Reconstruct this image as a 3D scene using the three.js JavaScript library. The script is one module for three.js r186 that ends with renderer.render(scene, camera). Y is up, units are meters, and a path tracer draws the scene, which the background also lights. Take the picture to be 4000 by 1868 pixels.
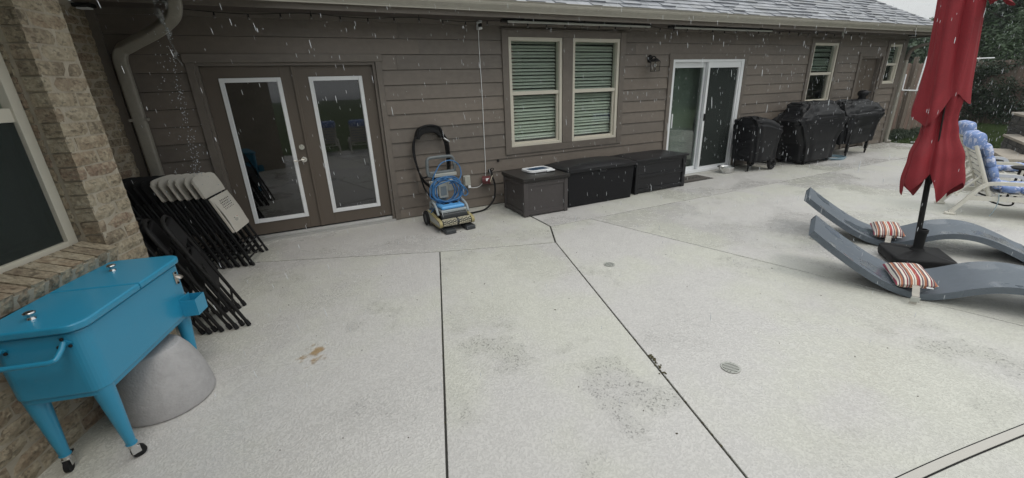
import * as THREE from 'three';
import { mergeGeometries, mergeVertices, toCreasedNormals } from 'three/addons/utils/BufferGeometryUtils.js';
import { RoundedBoxGeometry } from 'three/addons/geometries/RoundedBoxGeometry.js';

/* ---------- camera, sky, sun, exposure ---------- */
const W = 1024, H = 478, RAD = Math.PI / 180;
const scene = new THREE.Scene();
const camera = new THREE.PerspectiveCamera(59.77, W / H, 0.05, 900);
camera.position.set(1.2474, 1.691, 5.885);
camera.rotation.order = 'YXZ';
camera.rotation.set(-19.677 * RAD, -25.579 * RAD, -2.166 * RAD);
camera.updateMatrixWorld(true);
camera.updateProjectionMatrix();
const renderer = new THREE.WebGLRenderer({ antialias: true });
renderer.setSize(W, H);
renderer.toneMapping = THREE.LinearToneMapping;
renderer.toneMappingExposure = 0.97;
renderer.shadowMap.enabled = true;

{ // overcast sky: brightest overhead, soft cloud mottling
  const w = 512, h = 256, d = new Float32Array(w * h * 4);
  for (let j = 0; j < h; j++) for (let i = 0; i < w; i++) {
    const el = (j + 0.5) / h * Math.PI - Math.PI / 2, az = (i + 0.5) / w * Math.PI * 2;
    const s = Math.max(0, Math.sin(el));
    let L = 0.66 * (1 + 1.25 * s) / 1.0;
    const m = Math.sin(az * 3 + el * 5) * 0.35 + Math.sin(az * 7 - el * 9 + 1.3) * 0.22 + Math.sin(az * 13 + el * 17 + 2.1) * 0.13 + Math.sin(az * 2 + el * 21) * 0.15;
    L *= 1 + 0.05 * m;
    if (el < 0) L *= 0.6;
    const k = (j * w + i) * 4;
    d[k] = L * 0.975; d[k + 1] = L * 1.0; d[k + 2] = L * 0.995; d[k + 3] = 1;
  }
  const t = new THREE.DataTexture(d, w, h, THREE.RGBAFormat, THREE.FloatType);
  t.mapping = THREE.EquirectangularReflectionMapping;
  t.magFilter = THREE.LinearFilter; t.minFilter = THREE.LinearFilter; t.wrapS = THREE.RepeatWrapping; t.needsUpdate = true;
  scene.background = t; scene.environment = t;
}
const sun = new THREE.DirectionalLight(0xfff6ea, 0.7);
sun.position.set(9, 22, 15); sun.target.position.set(5, 0, 2);
sun.castShadow = true; sun.shadow.radius = 40; sun.shadow.mapSize.set(2048, 2048);
Object.assign(sun.shadow.camera, { left: -25, right: 25, top: 25, bottom: -25, near: 1, far: 80 });
scene.add(sun, sun.target);
scene.fog = new THREE.FogExp2(0xd4dade, 0.0009); // thin rain mist

/* ---------- small tools ---------- */
function mulberry(a) { return () => { a |= 0; a = a + 0x6D2B79F5 | 0; let t = Math.imul(a ^ a >>> 15, 1 | a); t = t + Math.imul(t ^ t >>> 7, 61 | t) ^ t; return ((t ^ t >>> 14) >>> 0) / 4294967296; }; }
const rnd = mulberry(20240611);
const rr = (a, b) => a + (b - a) * rnd();
const V = (x, y, z) => new THREE.Vector3(x, y, z);
const clamp = (x, a = 0, b = 1) => Math.min(b, Math.max(a, x));
const lerp = (a, b, t) => a + (b - a) * t;
const sstep = (a, b, x) => { const t = clamp((x - a) / (b - a)); return t * t * (3 - 2 * t); };
function lattice(n, seed) { const r = mulberry(seed), a = new Float32Array(n * n); for (let i = 0; i < a.length; i++) a[i] = r(); return (u, v) => { u = ((u % 1) + 1) % 1 * n; v = ((v % 1) + 1) % 1 * n; const x = Math.floor(u), y = Math.floor(v); let fx = u - x, fy = v - y; fx = fx * fx * (3 - 2 * fx); fy = fy * fy * (3 - 2 * fy); const x0 = x % n, x1 = (x + 1) % n, y0 = (y % n) * n, y1 = ((y + 1) % n) * n; return lerp(lerp(a[y0 + x0], a[y0 + x1], fx), lerp(a[y1 + x0], a[y1 + x1], fx), fy); }; }
function fbm(n, oct, seed) { const ls = []; for (let i = 0; i < oct; i++) ls.push(lattice(n << i, seed + i * 101)); return (u, v) => { let s = 0, a = 0.5, t = 0; for (const l of ls) { s += l(u, v) * a; t += a; a *= 0.5; } return s / t; }; }
function tex(w, h, fn, srgb, rep = 1) {
  const d = new Uint8Array(w * h * 4), o = [0, 0, 0, 1];
  for (let j = 0; j < h; j++) for (let i = 0; i < w; i++) { o[3] = 1; fn((i + 0.5) / w, (j + 0.5) / h, o); const k = (j * w + i) * 4; for (let c = 0; c < 4; c++) d[k + c] = clamp(o[c]) * 255; }
  const t = new THREE.DataTexture(d, w, h, THREE.RGBAFormat); t.magFilter = THREE.LinearFilter; t.minFilter = THREE.LinearMipmapLinearFilter; t.generateMipmaps = true;
  t.wrapS = t.wrapT = THREE.RepeatWrapping; if (srgb) t.colorSpace = THREE.SRGBColorSpace; t.repeat.set(rep, rep); t.needsUpdate = true; return t;
}
const lin2s = x => x <= 0.0031308 ? 12.92 * x : 1.055 * Math.pow(x, 1 / 2.4) - 0.055;
function mat(r, g, b, rough = 0.7, extra = {}) { const m = new THREE.MeshPhysicalMaterial({ roughness: rough, metalness: 0, ...extra }); m.color.setRGB(r, g, b); return m; }
// uv in metres by dominant axis of each face
function uvBox(g, s = 1, ou = 0, ov = 0) {
  g = g.index ? g.toNonIndexed() : g; const p = g.attributes.position, n = p.count, uv = new Float32Array(n * 2), a = V(), b = V(), c = V();
  for (let i = 0; i < n; i += 3) {
    a.fromBufferAttribute(p, i); b.fromBufferAttribute(p, i + 1); c.fromBufferAttribute(p, i + 2);
    const nn = b.clone().sub(a).cross(c.clone().sub(a)), ax = Math.abs(nn.x), ay = Math.abs(nn.y), az = Math.abs(nn.z);
    for (let k = 0; k < 3; k++) { const q = [a, b, c][k]; let u, v; if (ay >= ax && ay >= az) { u = q.x; v = q.z; } else if (ax >= az) { u = q.z; v = q.y; } else { u = q.x; v = q.y; } uv[(i + k) * 2] = u * s + ou; uv[(i + k) * 2 + 1] = v * s + ov; }
  }
  g.setAttribute('uv', new THREE.BufferAttribute(uv, 2)); return g;
}
const clean = g => { g = g.index ? g.toNonIndexed() : g; for (const k of Object.keys(g.attributes)) if (!['position', 'normal', 'uv'].includes(k)) g.deleteAttribute(k); if (!g.attributes.uv) g.setAttribute('uv', new THREE.BufferAttribute(new Float32Array(g.attributes.position.count * 2), 2)); if (!g.attributes.normal) g.computeVertexNormals(); return g; };
const merge = a => a.length === 1 ? a[0] : mergeGeometries(a.map(clean));
const box = (w, h, d, x = 0, y = 0, z = 0) => new THREE.BoxGeometry(w, h, d).translate(x, y, z);
// box between corners
const bb = (x0, x1, y0, y1, z0, z1) => box(x1 - x0, y1 - y0, z1 - z0, (x0 + x1) / 2, (y0 + y1) / 2, (z0 + z1) / 2);
const rb = (x0, x1, y0, y1, z0, z1, r = 0.005, seg = 2) => new RoundedBoxGeometry(x1 - x0, y1 - y0, z1 - z0, seg, Math.min(r, (x1 - x0) / 2.01, (y1 - y0) / 2.01, (z1 - z0) / 2.01)).translate((x0 + x1) / 2, (y0 + y1) / 2, (z0 + z1) / 2);
function rod(a, b, r0, r1 = r0, seg = 10) { const d = b.clone().sub(a), l = d.length(), g = new THREE.CylinderGeometry(r1, r0, l, seg, 1); g.applyQuaternion(new THREE.Quaternion().setFromUnitVectors(V(0, 1, 0), d.normalize())); return g.translate((a.x + b.x) / 2, (a.y + b.y) / 2, (a.z + b.z) / 2); }
function tube(pts, r, n = 40, seg = 8, closed = false, tension = 0.5) { return new THREE.TubeGeometry(new THREE.CatmullRomCurve3(pts, closed, 'catmullrom', tension), n, r, seg, closed); }
const lathe = (pts, seg = 32) => new THREE.LatheGeometry(pts.map(p => new THREE.Vector2(p[0], p[1])), seg);
function extr(pts, depth, bevel = 0) { const s = new THREE.Shape(pts.map(p => new THREE.Vector2(p[0], p[1]))); return new THREE.ExtrudeGeometry(s, { depth, bevelEnabled: bevel > 0, bevelThickness: bevel, bevelSize: bevel, bevelOffset: -bevel, bevelSegments: 2, steps: 1 }); }
function gridGeo(nu, nv, f, wrapU = false) { // f(u,v)->[x,y,z]
  const pos = [], uv = [], idx = [];
  for (let j = 0; j <= nv; j++) for (let i = 0; i <= nu; i++) { const p = f(i / nu, j / nv); pos.push(...p); uv.push(i / nu, j / nv); }
  for (let j = 0; j < nv; j++) for (let i = 0; i < nu; i++) { const a = j * (nu + 1) + i, b = a + 1, c = a + nu + 1, d = c + 1; idx.push(a, b, d, a, d, c); }
  const g = new THREE.BufferGeometry(); g.setAttribute('position', new THREE.Float32BufferAttribute(pos, 3)); g.setAttribute('uv', new THREE.Float32BufferAttribute(uv, 2)); g.setIndex(idx); g.computeVertexNormals(); return g;
}
const taken = {};
function numbered(n) { if (!(n in taken)) { taken[n] = 0; return n; } taken[n]++; return n + '_' + String(taken[n]).padStart(3, '0'); }
function part(name, g, m, parent) { const o = new THREE.Mesh(Array.isArray(g) ? merge(g) : g, m); o.name = name; o.castShadow = o.receiveShadow = true; parent.add(o); return o; }
function thing(name, label, category, pos = [0, 0, 0], turn = 0, group) { const o = new THREE.Group(); o.name = numbered(name); o.position.set(...pos); o.rotation.y = turn; o.userData = { label, category }; if (group) o.userData.group = group; scene.add(o); return o; }
function single(name, g, m, label, category, group) { const o = part(numbered(name), g, m, scene); o.userData = { label, category }; if (group) o.userData.group = group; return o; }
function struct(name, g, m, label) { const o = g ? part(numbered(name), g, m, scene) : new THREE.Group(); if (!g) { o.name = numbered(name); scene.add(o); } o.userData = { kind: 'structure' }; if (label) o.userData.label = label; return o; }
function copyOf(o, label) { const c = o.clone(); c.name = numbered(o.name.replace(/_\d{3}$/, '')); c.userData = { ...o.userData, label }; scene.add(c); return c; }
/* ---------- materials ---------- */
const nI = fbm(190, 3, 19), nP = fbm(420, 2, 23), nG = fbm(20, 4, 29);
const nA = fbm(4, 6, 11), nB = fbm(8, 5, 57), nC = fbm(32, 4, 91), nD = fbm(128, 3, 33), nE = fbm(3, 4, 77), nF = fbm(64, 3, 5);
// sprayed knock-down concrete: 5 m tile
const slabTex = (() => {
  const N = 2048, c = new Uint8Array(N * N * 4), h = new Uint8Array(N * N * 4), ro = new Uint8Array(N * N * 4);
  for (let j = 0; j < N; j++) for (let i = 0; i < N; i++) {
    const u = i / N, v = j / N, a = nA(u, v), b = nB(u + 0.37, v + 0.11), e = nE(u, v), f = nF(u, v), d = nD(u, v), k = (j * N + i) * 4;
    const wx = u + (nF(u, v) - 0.5) * 0.005 + (nG(u, v) - 0.5) * 0.012, wy = v + (nF(v, u) - 0.5) * 0.005 + (nG(v + 0.3, u) - 0.5) * 0.012, ni = nI(wx * 2, wy * 2) * 0.55 + nI(wy * 3 + 0.37, -wx * 3) * 0.45, np = nP(wy, wx), isl = sstep(0.44, 0.56, ni);   // flattened islands of the sprayed coat, 1 to 5 cm
    const grime = sstep(0.5, 0.66, b) * sstep(0.4, 0.6, e) * sstep(0.4, 0.6, nG(u, v));  // patches where dirt sits in the pits
    const pit = sstep(0.64, 0.72, np) * (0.16 + 0.84 * grime) * (1 - isl * 0.5);
    const green = sstep(0.4, 0.64, a * 0.85 + nG(u, v) * 0.15);
    let L = 0.53 + (a - 0.5) * 0.05 + (f - 0.5) * 0.02 + (isl - 0.5) * 0.055 + (np - 0.5) * 0.07 - grime * 0.05;
    let r = L * 1.0, g = L * (0.982 + green * 0.02), bl = L * (0.955 - green * 0.05);
    const m = 1 - pit * 0.5; r *= m; g *= m; bl *= m;
    c[k] = lin2s(clamp(r)) * 255; c[k + 1] = lin2s(clamp(g)) * 255; c[k + 2] = lin2s(clamp(bl)) * 255; c[k + 3] = 255;
    const hh = clamp(0.35 + isl * 0.35 + (np - 0.5) * 0.5 - pit * 0.3); h[k] = h[k + 1] = h[k + 2] = hh * 255; h[k + 3] = 255;
    const rq = clamp(0.5 - sstep(0.45, 0.6, nE(u + 0.5, v + 0.2)) * 0.3 + (f - 0.5) * 0.25 + isl * 0.05, 0.14, 1); ro[k] = ro[k + 1] = ro[k + 2] = rq * 255; ro[k + 3] = 255;
  }
  const mk = (d, s) => { const t = new THREE.DataTexture(d, N, N, THREE.RGBAFormat); t.magFilter = THREE.LinearFilter; t.minFilter = THREE.LinearMipmapLinearFilter; t.generateMipmaps = true; t.wrapS = t.wrapT = THREE.RepeatWrapping; if (s) t.colorSpace = THREE.SRGBColorSpace; t.needsUpdate = true; return t; };
  return { map: mk(c, true), bumpMap: mk(h), roughnessMap: mk(ro) };
})();
const M = {};
M.slab = new THREE.MeshPhysicalMaterial({ ...slabTex, bumpScale: 0.0028, roughness: 1, metalness: 0 });
// fibre-cement siding, painted taupe, wet
const grainH = fbm(6, 5, 201), grainF = fbm(24, 4, 222);
M.sidingBump = tex(1024, 256, (u, v, o) => { const g = grainF(u * 0.35, v * 3.1) * 0.6 + grainH(u, v * 6) * 0.4; o[0] = o[1] = o[2] = g; });
function paintMap(r, g, b, amp, seed) { const n1 = fbm(3, 5, seed), n2 = fbm(40, 3, seed + 9); return tex(512, 512, (u, v, o) => { const k = 1 + (n1(u, v) - 0.5) * amp + (n2(u, v) - 0.5) * amp * 0.7; o[0] = lin2s(r * k); o[1] = lin2s(g * k); o[2] = lin2s(b * k); }, true); }
const sidingMaps = [paintMap(0.156, 0.133, 0.113, 0.28, 300), paintMap(0.148, 0.128, 0.11, 0.3, 340), paintMap(0.163, 0.138, 0.116, 0.26, 380)];
M.siding = sidingMaps.map(map => new THREE.MeshPhysicalMaterial({ map, bumpMap: M.sidingBump, bumpScale: 0.0022, roughness: 0.5 }));
M.trim = new THREE.MeshPhysicalMaterial({ map: sidingMaps[1], bumpMap: M.sidingBump, bumpScale: 0.0012, roughness: 0.5 });
M.door = mat(0.1, 0.08, 0.063, 0.5);
M.backing = mat(0.05, 0.045, 0.04, 0.9);
M.white = mat(0.74, 0.76, 0.78, 0.35);
M.almond = mat(0.58, 0.55, 0.47, 0.4);
M.blind = mat(0.62, 0.63, 0.58, 0.6);
M.glass = mat(0.895, 0.935, 0.91, 0.015, { transmission: 1, thickness: 0, ior: 1.5 });
M.glassDark = mat(0.22, 0.22, 0.25, 0.02, { transmission: 1, thickness: 0, ior: 1.85 });
M.glassGreen = mat(0.78, 0.83, 0.8, 0.02, { transmission: 1, thickness: 0, ior: 1.75 });
M.screenMesh = mat(0.022, 0.03, 0.027, 0.9, { transparent: true, opacity: 0.7 });
M.clearGlass = mat(0.9, 0.9, 0.88, 0.05, { transmission: 1, thickness: 0 });
M.interior = mat(0.22, 0.21, 0.19, 0.9);
M.interiorFloor = mat(0.12, 0.09, 0.07, 0.6);
M.gutter = new THREE.MeshPhysicalMaterial({ map: paintMap(0.3, 0.285, 0.245, 0.2, 410), roughness: 0.4 });
M.downpipe = new THREE.MeshPhysicalMaterial({ map: paintMap(0.27, 0.255, 0.22, 0.25, 430), roughness: 0.4 });
M.pipeBrown = mat(0.14, 0.115, 0.095, 0.45);
M.metalTrim = mat(0.55, 0.55, 0.54, 0.35, { metalness: 0.8 });
M.nickel = mat(0.62, 0.6, 0.56, 0.25, { metalness: 1 });
M.blackIron = mat(0.012, 0.0115, 0.0115, 0.6, { specularIntensity: 0.5 });
M.blackPlastic = mat(0.01, 0.01, 0.011, 0.6, { specularIntensity: 0.45 });
M.rubber = mat(0.012, 0.012, 0.013, 0.7, { specularIntensity: 0.5 });
M.steel = mat(0.6, 0.6, 0.6, 0.25, { metalness: 1 });
M.brightWhite = mat(0.82, 0.84, 0.86, 0.4);
// roof shingles
M.shingle = [[0.23, 0.245, 0.275], [0.27, 0.285, 0.32], [0.18, 0.19, 0.22], [0.31, 0.325, 0.36], [0.245, 0.255, 0.275]].map((c, i) => { const n1 = fbm(64, 3, 500 + i * 7), n2 = fbm(6, 3, 540 + i); return new THREE.MeshPhysicalMaterial({ map: tex(256, 256, (u, v, o) => { const k = 0.65 + n1(u, v) * 0.5 + (n2(u, v) - 0.5) * 0.3; o[0] = lin2s(c[0] * k); o[1] = lin2s(c[1] * k); o[2] = lin2s(c[2] * k); }, true), roughness: 0.3 }); });
// tumbled brick with lime smear, several firings
const brickCols = [[[0.235, 0.18, 0.125], [0.37, 0.315, 0.23]], [[0.2, 0.135, 0.095], [0.35, 0.29, 0.21]], [[0.26, 0.21, 0.145], [0.39, 0.34, 0.25]], [[0.18, 0.142, 0.1], [0.33, 0.28, 0.2]], [[0.24, 0.18, 0.122], [0.38, 0.325, 0.235]], [[0.28, 0.235, 0.165], [0.41, 0.36, 0.27]]];
M.brick = brickCols.map(([a, b], i) => {
  const n1 = fbm(4, 4, 600 + i * 31), n2 = fbm(16, 4, 700 + i * 31), n3 = fbm(9, 4, 800 + i);
  const map = tex(512, 512, (u, v, o) => { const t = sstep(0.3, 0.75, n1(u, v) * 0.55 + n2(u, v) * 0.45), k = 0.72 + n2(u + 0.3, v) * 0.5, dk = 1 - 0.4 * sstep(0.62, 0.72, n3(u, v * 1.7)); for (let c = 0; c < 3; c++) o[c] = lin2s(lerp(a[c], b[c], t) * k * dk); }, true, 2);
  const bump = tex(256, 256, (u, v, o) => { o[0] = o[1] = o[2] = n2(u, v) * 0.6 + n3(u, v * 1.7) * 0.4; }, false, 2);
  return new THREE.MeshPhysicalMaterial({ map, bumpMap: bump, bumpScale: 0.009, roughness: 0.8 });
});
M.mortar = new THREE.MeshPhysicalMaterial({ map: paintMap(0.36, 0.32, 0.255, 0.4, 900), roughness: 0.95 });
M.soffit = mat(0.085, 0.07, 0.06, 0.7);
// cooler paint and others
M.cooler = mat(0.02, 0.255, 0.43, 0.34, { clearcoat: 0.3, clearcoatRoughness: 0.25 });
M.pot = new THREE.MeshPhysicalMaterial({ map: paintMap(0.36, 0.355, 0.36, 0.32, 920), bumpMap: tex(512, 512, (u, v, o) => { o[0] = o[1] = o[2] = nD(u, v); }), bumpScale: 0.002, roughness: 0.8 });
M.beige = new THREE.MeshPhysicalMaterial({ map: paintMap(0.6, 0.57, 0.51, 0.14, 940), roughness: 0.45 });
M.resin = new THREE.MeshPhysicalMaterial({ map: paintMap(0.06, 0.053, 0.053, 0.3, 960), bumpMap: M.sidingBump, bumpScale: 0.001, roughness: 0.5 });
M.resinTop = mat(0.026, 0.024, 0.023, 0.3, { specularIntensity: 0.6 });
M.resinBlack = mat(0.014, 0.014, 0.016, 0.4, { specularIntensity: 0.6 });
M.wicker = new THREE.MeshPhysicalMaterial({ color: 0x111115, roughness: 0.55, specularIntensity: 0.5, bumpMap: tex(256, 256, (u, v, o) => { const a = Math.sin(u * Math.PI * 64), b = Math.sin(v * Math.PI * 64), w = ((Math.floor(u * 32) + Math.floor(v * 32)) % 2) ? a * a : b * b; o[0] = o[1] = o[2] = w; }), bumpScale: 0.003 });
M.vinyl = mat(0.008, 0.008, 0.009, 0.6, { specularIntensity: 0.4 });
M.cableBlue = mat(0.03, 0.14, 0.33, 0.35);
M.robotBlue = mat(0.12, 0.38, 0.75, 0.25);
M.robotDark = mat(0.04, 0.045, 0.05, 0.4);
M.robotGrey = mat(0.3, 0.34, 0.36, 0.4);
M.track = mat(0.36, 0.31, 0.15, 0.6);
M.brush = mat(0.5, 0.47, 0.36, 0.6);
M.paleGrey = mat(0.42, 0.43, 0.4, 0.45);
M.lounger = new THREE.MeshPhysicalMaterial({ map: paintMap(0.12, 0.145, 0.175, 0.2, 980), roughness: 1, roughnessMap: tex(512, 512, (u, v, o) => { const w = sstep(0.44, 0.5, nA(u, v)); o[0] = o[1] = o[2] = lerp(0.14, 0.5, w); }) });
M.redCloth = new THREE.MeshPhysicalMaterial({ map: (() => { const n1 = fbm(5, 4, 1001), n2 = fbm(90, 2, 1002); return tex(512, 512, (u, v, o) => { const k = 0.8 + (n1(u, v) - 0.5) * 0.3 + n2(u, v) * 0.2; o[0] = lin2s(0.26 * k); o[1] = lin2s(0.015 * k); o[2] = lin2s(0.024 * k); }, true, 2); })(), roughness: 0.7, side: THREE.DoubleSide });
M.chaise = new THREE.MeshPhysicalMaterial({ map: paintMap(0.66, 0.64, 0.57, 0.12, 1020), roughness: 0.35 });
M.cushion = new THREE.MeshPhysicalMaterial({ map: (() => { const n1 = fbm(6, 4, 1041), n2 = fbm(20, 3, 1050); return tex(512, 512, (u, v, o) => { const t = sstep(0.48, 0.58, n1(u, v) * 0.7 + n2(u, v) * 0.3); const a = [0.2, 0.29, 0.54], b = [0.56, 0.6, 0.76]; for (let c = 0; c < 3; c++) o[c] = lin2s(lerp(a[c], b[c], t)); }, true, 3); })(), roughness: 0.85 });
const stripeCols = [[0.74, 0.7, 0.62], [0.22, 0.04, 0.06], [0.74, 0.7, 0.62], [0.13, 0.09, 0.11], [0.42, 0.17, 0.1], [0.74, 0.7, 0.62], [0.13, 0.09, 0.11], [0.74, 0.7, 0.62], [0.42, 0.1, 0.07], [0.3, 0.05, 0.09], [0.74, 0.7, 0.62], [0.13, 0.1, 0.12], [0.74, 0.7, 0.62], [0.42, 0.17, 0.1], [0.13, 0.09, 0.11]];
M.stripes = new THREE.MeshPhysicalMaterial({ map: (() => { const n = fbm(60, 3, 1080), ws = [3, 2, 1, 2, 3, 2, 1, 2, 3, 2, 2, 2, 1, 3, 2], tot = ws.reduce((a, b) => a + b); return tex(256, 512, (u, v, o) => { let p = v * tot, i = 0; while (i < ws.length - 1 && p > ws[i]) p -= ws[i++]; const c = stripeCols[i], k = 0.85 + n(u, v) * 0.3; for (let q = 0; q < 3; q++) o[q] = lin2s(c[q] * k); }, true); })(), roughness: 0.9 });
M.webbing = mat(0.42, 0.4, 0.36, 0.8);
M.grass = mat(0.05, 0.085, 0.02, 0.9);
M.lawn = new THREE.MeshPhysicalMaterial({ map: paintMap(0.05, 0.075, 0.022, 0.9, 1100), roughness: 0.95 });
M.bark = mat(0.06, 0.045, 0.035, 0.9);
const leafTint = (r, g, b) => mat(r, g, b, 0.6, { side: THREE.DoubleSide });
M.leafDark = leafTint(0.04, 0.072, 0.033); M.leafMid = leafTint(0.048, 0.085, 0.036); M.leafVine = leafTint(0.022, 0.04, 0.018); M.leafFar = M.leafMid;
M.fenceWood = [0, 1, 2].map(i => { const n1 = fbm(3, 4, 1150 + i), n2 = fbm(40, 3, 1160 + i); return new THREE.MeshPhysicalMaterial({ map: tex(256, 512, (u, v, o) => { const s = n2(u * 1.0, v * 0.06) * 0.8 + n1(u, v) * 0.4; const k = 0.5 + s * 0.7; o[0] = lin2s((0.2 + i * 0.02) * k); o[1] = lin2s(0.165 * k); o[2] = lin2s(0.135 * k); }, true), roughness: 0.85 }); });
M.stoneDark = [0, 1, 2].map(i => new THREE.MeshPhysicalMaterial({ map: paintMap(0.045 + i * 0.012, 0.045 + i * 0.012, 0.046 + i * 0.011, 0.9, 1200 + i * 5), roughness: 0.6 }));
M.stoneCap = new THREE.MeshPhysicalMaterial({ map: paintMap(0.36, 0.32, 0.27, 0.5, 1230), roughness: 0.55 });
M.water = mat(0.8, 0.85, 0.9, 0.15, { transmission: 0.45, thickness: 0, ior: 1.33, side: THREE.DoubleSide });
/* ---------- ground and patio ---------- */
struct('lawn', uvBox(new THREE.PlaneGeometry(500, 500).rotateX(-Math.PI / 2).translate(0, -0.09, 0), 0.4), M.lawn, 'wet green lawn beyond the patio');
const patio = struct('patio', null, null, 'pale textured concrete patio cut by dark joints');
function inset(poly, d) { // polygon in (x,z); shrink every edge by d
  let area = 0; const n = poly.length; for (let i = 0; i < n; i++) { const a = poly[i], b = poly[(i + 1) % n]; area += a[0] * b[1] - b[0] * a[1]; }
  const sg = area > 0 ? 1 : -1, L = poly.map((a, i) => { const b = poly[(i + 1) % n], dx = b[0] - a[0], dz = b[1] - a[1], l = Math.hypot(dx, dz); return { p: [a[0] - sg * dz / l * d, a[1] + sg * dx / l * d], d: [dx / l, dz / l] }; });
  return L.map((e, i) => { const q = L[(i + n - 1) % n], det = q.d[0] * e.d[1] - q.d[1] * e.d[0]; if (Math.abs(det) < 1e-4) return e.p; const t = ((e.p[0] - q.p[0]) * e.d[1] - (e.p[1] - q.p[1]) * e.d[0]) / det; return [q.p[0] + q.d[0] * t, q.p[1] + q.d[1] * t]; });
}
{
  const A = [3.935, 1.45], B = [3.675, 1.995], K = [3.955, -0.05], T = [2.404, 1.565], H0 = [-1.52, -0.05], N1 = [4.57, 1.452];
  const slabs = [
    [K, A, B, T, H0],
    [H0, T, [0.222, 9], [-4, 9], [-4, -0.05]],
    [T, B, [1.621, 9], [0.222, 9]],
    [K, [15.45, -0.05], [15.45, 1.47], A],
    [A, N1, [6.58, 9], [1.621, 9], B],
    [N1, [15.45, 1.47], [15.45, 3.5], [13.0, 9], [6.58, 9]],
  ];
  const gap = [0.013, 0.006, 0.006, 0.012, 0.006, 0.008];
  slabs.forEach((s, i) => {
    const p = inset(s, gap[i]).map(q => [q[0], -q[1]]);
    const g = uvBox(extr(p, 0.09, 0.004).rotateX(-Math.PI / 2).translate(0, -0.094, 0), 0.25, i * 0.17, i * 0.31);
    part('concrete_slab', g, M.slab, patio);
  });
  part('joint_bed', bb(-4, 15.4, -0.08, -0.009, -0.04, 9), mat(0.035, 0.034, 0.03, 0.95), patio);
  // hair cracks off the joints and specks of leaf litter: tiny real pieces
  const lit = []; for (let i = 0; i < 70; i++) { const x = rr(0.5, 7), z = rr(0.7, 5.2), s = rr(0.003, 0.008); if (x < 0.6 && z > 2) continue; lit.push(new THREE.BoxGeometry(s * rr(1, 2.4), 0.003, s).rotateY(rr(0, 6)).translate(x, 0.0015, z)); }
  const l = single('leaf_litter', lit, mat(0.05, 0.04, 0.025, 0.9), 'tiny dark leaf bits scattered over the concrete patio', 'debris'); l.userData.kind = 'stuff';
  const moss = []; for (let i = 0; i < 34; i++) { const t = rr(0, 1); const x = lerp(3.055, 2.985, t) + rr(-0.02, 0.02) * (rnd() < 0.3 ? 1.6 : 0.6), z = lerp(4.17, 4.37, t) + rr(-0.02, 0.02); moss.push(new THREE.IcosahedronGeometry(rr(0.004, 0.009), 0).scale(1, 0.5, 1).translate(x, 0.003, z)); }
  for (let i = 0; i < 50; i++) { const t = rr(0, 1), t2 = rnd() < 0.5; const x = t2 ? lerp(3.675, 2.8, t) : lerp(2.404, 1.6, t), z = t2 ? lerp(1.995, 4.98, t) : lerp(1.565, 4.3, t); moss.push(new THREE.IcosahedronGeometry(rr(0.003, 0.007), 0).scale(1, 0.4, 1).translate(x, 0.001, z)); }
  const m = single('joint_moss', moss, mat(0.06, 0.052, 0.022, 0.95), 'tufts of olive moss growing along the patio joint', 'moss'); m.userData.kind = 'stuff';
  // rust stain: thin film of dye with ragged edge
  const rn = fbm(5, 4, 1300);
  const rt = tex(128, 128, (u, v, o) => { const d = Math.hypot((u - 0.5) * 2, (v - 0.5) * 2.2 - (u - 0.5) * 0.9); o[0] = lin2s(0.4); o[1] = lin2s(0.24); o[2] = lin2s(0.07); o[3] = clamp(sstep(0.42, 0.75, rn(u, v) * 1.15 + 0.25 - d * 0.62) * 0.55); }, true);
  const st = part('rust_stain', new THREE.PlaneGeometry(0.34, 0.26).rotateX(-Math.PI / 2).rotateY(0.3).translate(1.05, 0.004, 3.03), new THREE.MeshPhysicalMaterial({ map: rt, transparent: true, roughness: 0.8 }), patio);
}
function drain(x, z, r, turn, label) {
  const t = thing('floor_drain', label, 'drain', [x, 0, z], turn, 'round patio drains');
  part('cup', new THREE.CylinderGeometry(r * 0.86, r * 0.86, 0.003, 28).translate(0, 0.0035, 0), M.blackPlastic, t);
  part('rim', new THREE.TorusGeometry(r * 0.92, r * 0.09, 6, 36).rotateX(Math.PI / 2).scale(1, 0.5, 1).translate(0, 0.005, 0), M.paleGrey, t);
  for (let k = -3; k <= 3; k++) { const zz = k * r * 0.235, hw = Math.sqrt(Math.max(1e-6, 0.72 * r * r - zz * zz)); part('grate_bar', rb(-hw, hw, 0.004, 0.0085, zz - r * 0.07, zz + r * 0.07, 0.001, 1), M.paleGrey, t); }
}
drain(3.394, 4.506, 0.057, -0.25, 'round slotted drain nearest the viewer, on open concrete');
drain(3.786, 2.831, 0.055, 0.7, 'small round drain in the middle of the patio by the long joint');
drain(6.2, 3.42, 0.055, 0.9, 'small drain half hidden by the head of the near grey lounger');
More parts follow.
